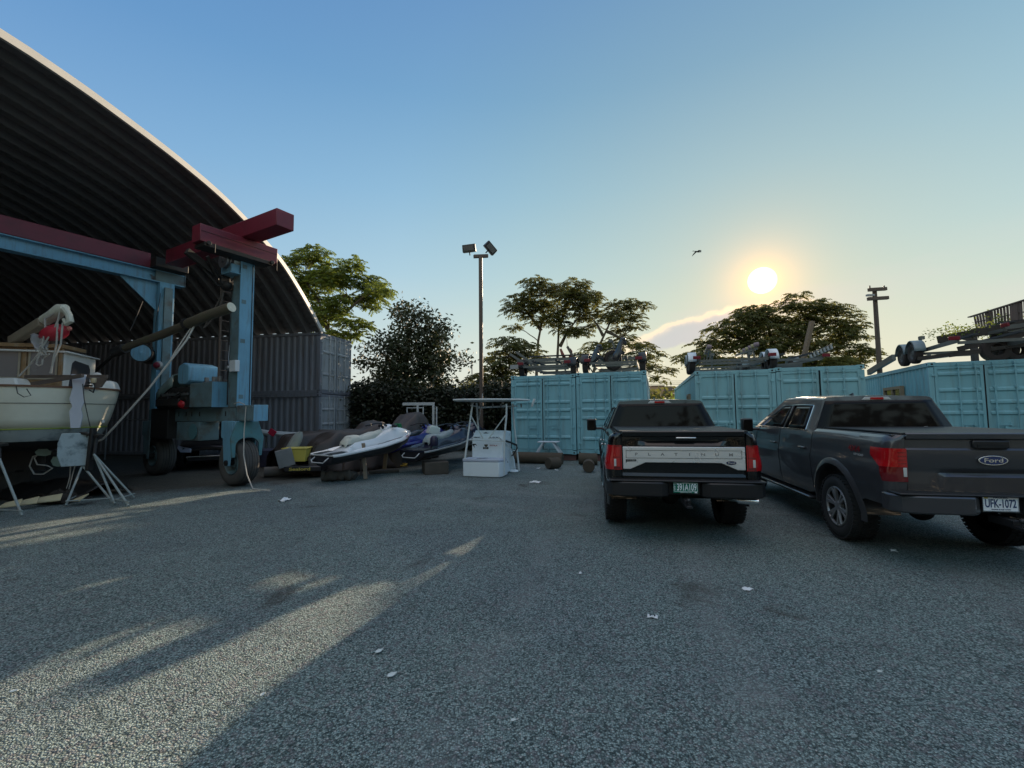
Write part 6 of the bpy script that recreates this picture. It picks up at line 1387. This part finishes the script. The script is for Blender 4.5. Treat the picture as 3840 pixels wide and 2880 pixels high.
q=A0+ya*.35+Vector((0,0,HC+.03))
lpz=MB().b2(-.16,.16,-.01,.0,0,.16).build('trailer_plate',mat('old_plate',(.3,.3,.3),.5),None);lpz.location=A0+xa*.1+ya*.1+Vector((0,0,HC+.28));lpz.rotation_euler=(0,0,AZ);tag(lpz,'small grey number plate hanging at the left trailer end','number plate')
MAR2=mat('faded_red_steel',(.24,.06,.05),.6,var=.2,vscale=5)
c=atY(2125,1360,17.3);b=MB();b.prism([(-.27,0,.62),(-.2,0,.66),(-.02,0,.28),(.10,0,.30),(.15,0,.45),(.10,0,.60),(.16,0,.66),(.24,0,.55),(.22,0,.0),(.02,0,-.1),(-.10,0,.10),(-.14,0,.30),(-.2,0,.36)],(0,.05,0));o=b.build('bow_bracket',MAR2,None,bevel=.006);o.location=c-Vector((0,0,.08));tag(o,'faded red V-shaped bow bracket sticking up between the left trailers','bracket')
b=MB();b.beam((0,0,0),(-.33,0,.62),.07,.09);b.cyl((-.33,0,.6),(-.34,0,.95),.012,5);o=b.build('upright_strut',mat('strut_brown',(.10,.08,.07),.7),None);o.location=atY(2160,1358,17.0);tag(o,'leaning dark strut with thin rod beside the red bow bracket','strut')
def winchy(u,v,Y,h,lab,seed):
    rn=random.Random(seed);t=thing('outboard_leg',lab,'outboard part',atY(u,v,Y),0,'dark outboard legs on the second container')
    b=MB();P=[Vector((rn.uniform(-.05,.05)+ (-.16+.25*k/5),0,h*k/5)) for k in range(6)];b.tube(P,[.12,.15,.13,.10,.09,.07],8);b.build('shaft',JBK,t)
    b=MB();b.ell((.10,0,h*1.02),(.10,.08,.09));b.box((.16,0,h*.86),(.12,.1,.13),rot=(0,.4,0));b.box((.02,0,h*.4),(.26,.12,.12),rot=(0,.5,0));b.build('head',JBK,t,bevel=.02)
winchy(2238,1358,16.2,.58,'dark upright outboard leg, left of two on the black-fendered trailer',1);winchy(2328,1350,16.0,.74,'taller dark outboard leg, right of two on the black-fendered trailer',4)
# diagonal beams on container A
for i,(a_,c_,Y_,m_,l_) in enumerate((((1935,1320),(2015,1375),17.0,GAL,'slanting galvanised channel at the left end of the trailer pile'),((1912,1328),(1965,1362),16.8,GAL,'short slanting channel over the number plate'),((1938,1356),(2125,1347),17.2,GAL,'long level tube across the left trailer pile'),((1985,1380),(2150,1376),17.4,GAL,'lower level rail across the left trailer pile'))):
    a_,c_=atY(*a_,Y_),atY(*c_,Y_);o=MB().beam((0,0,0),c_-a_,.07,.09).build('loose_beam',m_);o.location=a_;tag(o,l_,'beam','loose beams on the left containers')
# container B trailers
trailer('wide tandem boat trailer with white fenders and rollers over the windowed container',(B0+yb*.15+xb*1.25+Vector((0,0,HC))),BZ+PI/2,2.55,6.2,(.55,1.35),WF,rollers=True)
trailer('flat galvanised trailer frame on the container with the ajar door',(B0+yb*1.2+xb*3.5+Vector((0,0,HC+.03))),BZ+PI/2+.15,1.9,5.5,(2.6,),GF)
q0=atY(3012,1352,16.4);q1=atY(3045,1205,16.4);o=MB().beam((0,0,0),q1-q0,.18,.12).build('upright_channel',mat('brown_channel',(.16,.11,.07),.7,var=.3,vscale=4),None,bevel=.01);o.location=q0;tag(o,'tall leaning galvanised channel standing on the ajar container','channel')
q0=atY(3035,1345,16.2);o=thing('ladder_rack','small leaning ladder-like roller rack right of the tall channel','rack',q0)
for s in (0,.16): MB().beam((0,0,s),(.9,0,.38+s),.03,.04).build('rack_rail',GAL,o)
for k in range(7): MB().box((.06+k*.13,0,.10+k*.055),(.07,.06,.15),rot=(0,-.3,0)).build('rack_block',mat('grey_block',(.33,.33,.33),.6),o,bevel=.01)
q0=atY(2915,1375,15.6);o=MB().beam((0,0,0),(.9,-.2,.05),.3,.16).build('loose_beam',GAL);o.location=q0+Vector((0,.3,.02));tag(o,'short pale box beam lying above the middle of the right pair','beam')
# container C
zc=.22+HC
tC1=trailer('tandem boat trailer with grey fenders overhanging the side of the right container',(C0+yc*.3+xc*1.1+Vector((0,0,HC+.0))),CZ+PI/2,2.15,6.0,(2.1,2.95),GF)
tC1.location=C0+yc*-1.35+xc*1.05+Vector((0,0,HC+.03))
trailer('trailer frame stacked at a slope over the grey-fendered one',(C0+yc*.5+xc*1.5+Vector((0,0,HC+.45))),0,1.9,6.5,(1.2,),BF,rot=(0,R(-6),CZ+R(12)))
q0=atY(3258,1397,18.5);q1=atY(3352,1340,15.8);o=MB().beam((0,0,0),q1-q0,.12,.22).build('ramp_channel',GAL,None,bevel=.008);o.location=q0;tag(o,'sloping galvanised channel left of the tandem wheels on the right container','channel')
DK=mat('dark_rusted_beam',(.05,.04,.036),.8,var=.4,vscale=4)
for (a_,ya_,c_,yc_,w_,l_) in (((3515,1275),13.6,(3900,1205),12.0,.22,'upper dark long beam rising to the right edge'),((3590,1310),13.2,(3900,1240),12.0,.14,'second dark long beam under the upper one'),((3440,1345),13.5,(3900,1285),12.2,.10,'third thin dark beam rising right'),((3600,1265),13.0,(3790,1310),12.6,.09,'dark tube slanting down across the long beams'),((3560,1335),13.0,(3790,1305),12.6,.08,'lower dark tube crossing the long beams')):
    a_,c_=atY(*a_,ya_),atY(*c_,yc_);o=MB().beam((0,0,0),c_-a_,w_*.7,w_).build('long_beam',DK);o.location=a_;tag(o,l_,'beam','long dark beams over the right container')
simple('spare_wheel','dark tyre lying under the long beams at the right edge','tyre',3735,1355,12.7,lambda b:b.lathe([(.17,-.1),(.24,-.12),(.33,-.10),(.35,0),(.33,.10),(.24,.12),(.17,.1)],(0,0,.33),(.3,1,0),24,close=True),RTY,0,0)
simple('spare_wheel','second dark tyre at the far right beneath the long beams','tyre',3815,1353,12.6,lambda b:b.lathe([(.17,-.1),(.24,-.12),(.33,-.10),(.35,0),(.33,.10),(.24,.12),(.17,.1)],(0,0,.33),(.3,1,0),24,close=True),RTY,0,0)
# wooden deck with balusters above the right edge
RWD=mat('weathered_redwood',(.12,.085,.075),.85,var=.35,vscale=5)
TL,TR_,BL,BR_=atY(3655,1187,14.5),atY(3930,1098,11.6),atY(3664,1234,14.5),atY(3930,1208,11.6)
dk_=thing('timber_deck','raised timber deck edge with slatted railing at the upper right corner','deck',BL)
e0=Vector((0,0,0));e1=BR_-BL;t0=TL-BL;t1=TR_-BL
MB().beam(e0-Vector((0,0,.06)),e1-Vector((0,0,.06)),.10,.10,(0,0,1)).build('rim_joist',DK,dk_)
MB().beam(t0-Vector((.08,-.1,0)),t1,.09,.035,(0,0,1)).build('top_rail',RWD,dk_)
MB().beam(e0.lerp(t0,.55),e1.lerp(t1,.52),.03,.03,(0,0,1)).build('mid_rail',RWD,dk_)
nb=22
for k in range(nb+1):
    q=k/nb;wide=k in (5,13,14)
    MB().beam(e0.lerp(e1,q),t0.lerp(t1,q),.13 if wide else .05,.10 if wide else .03,Vector((0,1,0))).build('post' if wide else 'baluster',RWD,dk_)
for q in (.1,.6): 
    p=e0.lerp(e1,q)+Vector((.3,.6,0));MB().b2(p.x-.07,p.x+.07,p.y-.07,p.y+.07,-BL.z+3.1,p.z-.05).build('support_post',DK,dk_)
def vine(lab,u,v,Y,rx,rz,n,seed):
    rn=random.Random(seed);c=atY(u,v,Y);b=MB()
    for _ in range(n):
        p=Vector((rn.gauss(0,rx*.5),rn.gauss(0,.25),rn.gauss(0,rz*.5)));leafc(b,p,rn,.075,5)
    o=b.build('creeper',LF1,ang=180,fix=False);o.location=c;tag(o,lab,'plant');return o
vine('green creeper spilling over the long beams left of the deck',3610,1243,13.2,.9,.13,110,1);vine('green creeper growing through the deck balusters',3760,1215,13.2,.5,.25,60,2)
# ================================================================ CAR BEHIND THE HOIST
car=thing('parked_car','dark car with pale headlight parked nose-out behind the hoist frame','car',(-9.75,14.1,0),R(-62))
CPN=carpaint('dark_car_paint',(.01,.01,.012),rough=.3)
b=MB();ST=[(0,.62,.35,.62),(.06,.72,.30,.74),(.25,.82,.28,.80),(.9,.86,.28,.90),(1.25,.87,.28,.94),(1.9,.88,.28,.98),(3.6,.88,.28,1.0),(4.25,.82,.3,.98),(4.4,.75,.35,.8)]
b.rows([[(-x,w,z0),(-x,w+.03,(z0+z1)/2),(-x,w-.02,z1-.08),(-x,w-.14,z1),(-x,0,z1+.03),(-x,-w+.14,z1),(-x,-w+.02,z1-.08),(-x,-w-.03,(z0+z1)/2),(-x,-w,z0)] for (x,w,z0,z1) in ST]);b.build('body',CPN,car,ang=40,solid=.02)
b=MB();b.rows([[(-x,w,z0),(-x-.0,w*.86,z1),(-x,0,z1+.04),(-x,-w*.86,z1),(-x,-w,z0)] for (x,w,z0,z1) in ((1.15,.74,.95,.96),(1.9,.74,.97,1.42),(2.5,.74,.98,1.48),(3.4,.74,.98,1.44),(4.2,.74,.98,1.0))]);b.build('greenhouse',TINT,car,ang=30,solid=.02)
for s in (-1,1):
    MB().prism([(.02,s*.42,.58),(.0,s*.70,.60),(-.30,s*.83,.72),(-.28,s*.80,.80),(-.03,s*.62,.76),(.01,s*.42,.70)],(.02,0,.005)).build('headlight',mat('headlight_lens',(.55,.6,.7),.15,coat=.6),car,bevel=.01)
    for x in (-.85,-3.5):
        e=bpy.data.objects.new('wheel',None);COL.objects.link(e);e.parent=car;e.location=(x,s*.80,.32)
        MB().lathe([(.18,-.1),(.22,-.11),(.30,-.10),(.32,-.05),(.32,.05),(.30,.10),(.22,.11),(.18,.1)],(0,0,0),(0,1,0),24).build('tyre',RUB,e);MB().lathe([(.19,s*.09),(.15,s*.06),(.04,s*.09),(0,s*.09)],(0,0,0),(0,1,0),20).build('rim',STL,e)
MB().b2(.03,.07,-.55,.55,.44,.465).build('chrome_grille_bar',CHR,car,bevel=.006);MB().b2(-.02,.04,-.5,.5,.32,.42).build('lower_grille',RIMD,car)
# shelf frame and clutter inside the shed
sf=thing('pipe_rack','thin steel pipe rack standing against the containers inside the shed','rack',(-15.3,17.6,0),R(-8))
for x in (-1.1,.9): MB().cyl((x,0,0),(x,0,2.5),.03,8).build('post',STL,sf)
for z in (1.6,2.45): MB().cyl((-1.1,0,z),(.9,0,z),.025,8).build('rail',STL,sf)
# ================================================================ DEBRIS UNDER THE BOAT
b=MB()
def f(a,c):
    x=-2.9*a;y=(c-.5)*1.2;n1=mnoise.noise(Vector((a*5,c*3,9)));return Vector((x,y+.10*n1,.03+.34*math.sin(PI*c)*math.sin(PI*min(1,a*1.1+.1))**.5+.10*n1+.05*mnoise.noise(Vector((a*13,c*9,4)))))
b.grid(f,40,24);o=b.build('black_tarp',mat('black_tarp',(.012,.011,.010),.45,var=.3,vscale=4,bump=.3,bscale=8),None,ang=60,solid=.01);o.location=(-8.9,9.7,0);o.rotation_euler=(0,0,R(-8));tag(o,'crumpled black tarp on the ground under the boat','tarp')
TAN=mat('tan_board',(.48,.42,.26),.7,var=.3,vscale=5)
for i,(u,v,l_,w_,a_,lb) in enumerate(((100,1882,.36,.14,.3,'tan board scrap by the left stand'),(172,1872,.50,.16,.35,'larger tan board scrap lying on the black tarp'),(238,1850,.16,.08,.2,'tiny tan scrap near the rudder'),(300,1868,.36,.20,-.5,'triangular tan scrap right of the black tarp'),(40,1890,.35,.10,.2,'tan board scrap at the left edge'))):
    p=gnd(u,v,.12);o=MB().prism([(-l_/2,-w_/2,0),(l_/2,-w_*.3,.03),(l_*.45,w_/2,.12),(-l_*.3,w_*.45,.06)],(0,0,.02)).build('board_scrap',TAN,None);o.location=(p.x,p.y,.06);o.rotation_euler=(.15,0,a_);tag(o,lb,'wood scrap','scraps under the boat')
b=MB();b.grid(lambda a,c:Vector(((a-.5)*.8,(c-.5)*.6,.02+max(0,.20*math.sin(PI*a)*math.sin(PI*c)+.07*mnoise.noise(Vector((a*7,c*7,2)))+.04*mnoise.noise(Vector((a*19,c*19,5)))))),24,20)
o=b.build('debris_heap',mat('dark_debris',(.03,.025,.02),.9,var=.6,vscale=9),None,ang=30,solid=.01);o.location=gnd(228,1880);tag(o,'small dark heap of debris below the rudder','debris heap')
for i,(pts,l_) in enumerate(((((265,1735),(262,1790),(250,1830)),'thin cord hanging from the rudder to the ground'),(((284,1735),(272,1780),(258,1835)),'second cord hanging beside the first below the rudder'))): rope('cord',[atY(u,v,9.35) for (u,v) in pts]+[gnd(pts[-1][0]-4,1852)],.010,l_,group='cords below the rudder')
# blocks below the keel
for i,(x,y,l_) in enumerate(((-11.6,9.9,'timber keel block under the boat, near one'),(-13.6,10.3,'timber keel block under the boat, farther one'))):
    o=MB().b2(-.5,.5,-.25,.25,0,.55).build('keel_block',OLDW,None,bevel=.01);o.location=(x,y,0);o.rotation_euler=(0,0,R(80));tag(o,l_,'timber')
# ================================================================ LITTER
PAP=mat('white_paper',(.72,.74,.75),.8);SHL=mat('pale_leaf',(.55,.60,.58),.6)
def litter(name,label,cat,u,v,sz,seed,m_=PAP,flat=.3,holes=False,lift=.006,shape=None):
    p=gnd(u,v);rn=random.Random(seed);b=MB()
    def f(a,c): return Vector(((a-.5)*sz*(1-.3*c*rn.random()*0),(c-.5)*sz*.6*(1+.3*math.sin(a*7+seed)),lift+flat*sz*abs(mnoise.noise(Vector((a*3,c*3,seed))))))
    b.grid(f,7,5);o=b.build(name,m_,None,ang=20,solid=.002);o.location=(p.x,p.y,gz(p.x,p.y)+.004);o.rotation_euler=(0,0,seed*1.3);tag(o,label,cat)
    return o
litter('paper_scrap','crumpled white paper scrap on the gravel before the hoist wheel','paper',1069,1876,.22,1,flat=.5)
litter('paper_scrap','white paper scrap on the gravel right of the console','paper',2008,1809,.26,2,flat=.3)
litter('paper_scrap','pale scrap near the teal container log','paper',2020,1757,.16,3,flat=.3)
litter('paper_scrap','white scrap beside the sawn log end','paper',2086,1764,.14,4,flat=.5)
litter('paper_scrap','thin white scrap behind the black pickup on the gravel','paper',2803,2206,.10,5,flat=.2)
litter('paper_scrap','small white scrap in the middle of the yard','paper',2176,2147,.05,6,flat=.5)
litter('paper_scrap','white scrap below the grey pickup side','paper',3351,2062,.09,8,flat=.3)
cr_=litter('torn_card','small torn white card with two dark holes on the gravel','card',2447,2314,.085,7,flat=.15)
b=MB()
for x in (-.018,.018): b.cyl((x,0,.012),(x,0,.020),.006,8)
q=b.build('card_hole',JBK,cr_)
def leafl(label,u,v,ln,rz):
    p=gnd(u,v);b=MB();b.rows([[(ln*(k/8-.5),-ln*.28*math.sin(PI*(k/8)**.8),.012),(ln*(k/8-.5),0,.004),(ln*(k/8-.5),ln*.28*math.sin(PI*(k/8)**.8),.014)] for k in range(9)]);o=b.build('fallen_leaf',SHL,None,solid=.001);o.location=(p.x,p.y,gz(p.x,p.y)+.006);o.rotation_euler=(0,0,rz);tag(o,label,'leaf','fallen leaves on the gravel')
leafl('pale rounded fallen leaf in the lower middle of the yard',1470,2532,.075,.8);leafl('pale pointed fallen leaf on the edge of the sunlit strip',1422,2442,.07,.9);leafl('small pale leaf near the bottom centre',1925,2702,.035,.3);leafl('tiny pale leaf left of the sunlit strip',985,2605,.04,1.2);leafl('tiny pale leaf at the bottom left',50,2595,.045,.5);leafl('pale leaf at the right below the pickups',3300,2520,.04,.2)
# unseen line of big trees added behind the camera to darken reflections
hedge('added_rear_woods','unseen dark trees added behind the camera to darken reflections',[(-50,50,-27,-22,12.5)],LFH,74,55,1.2)
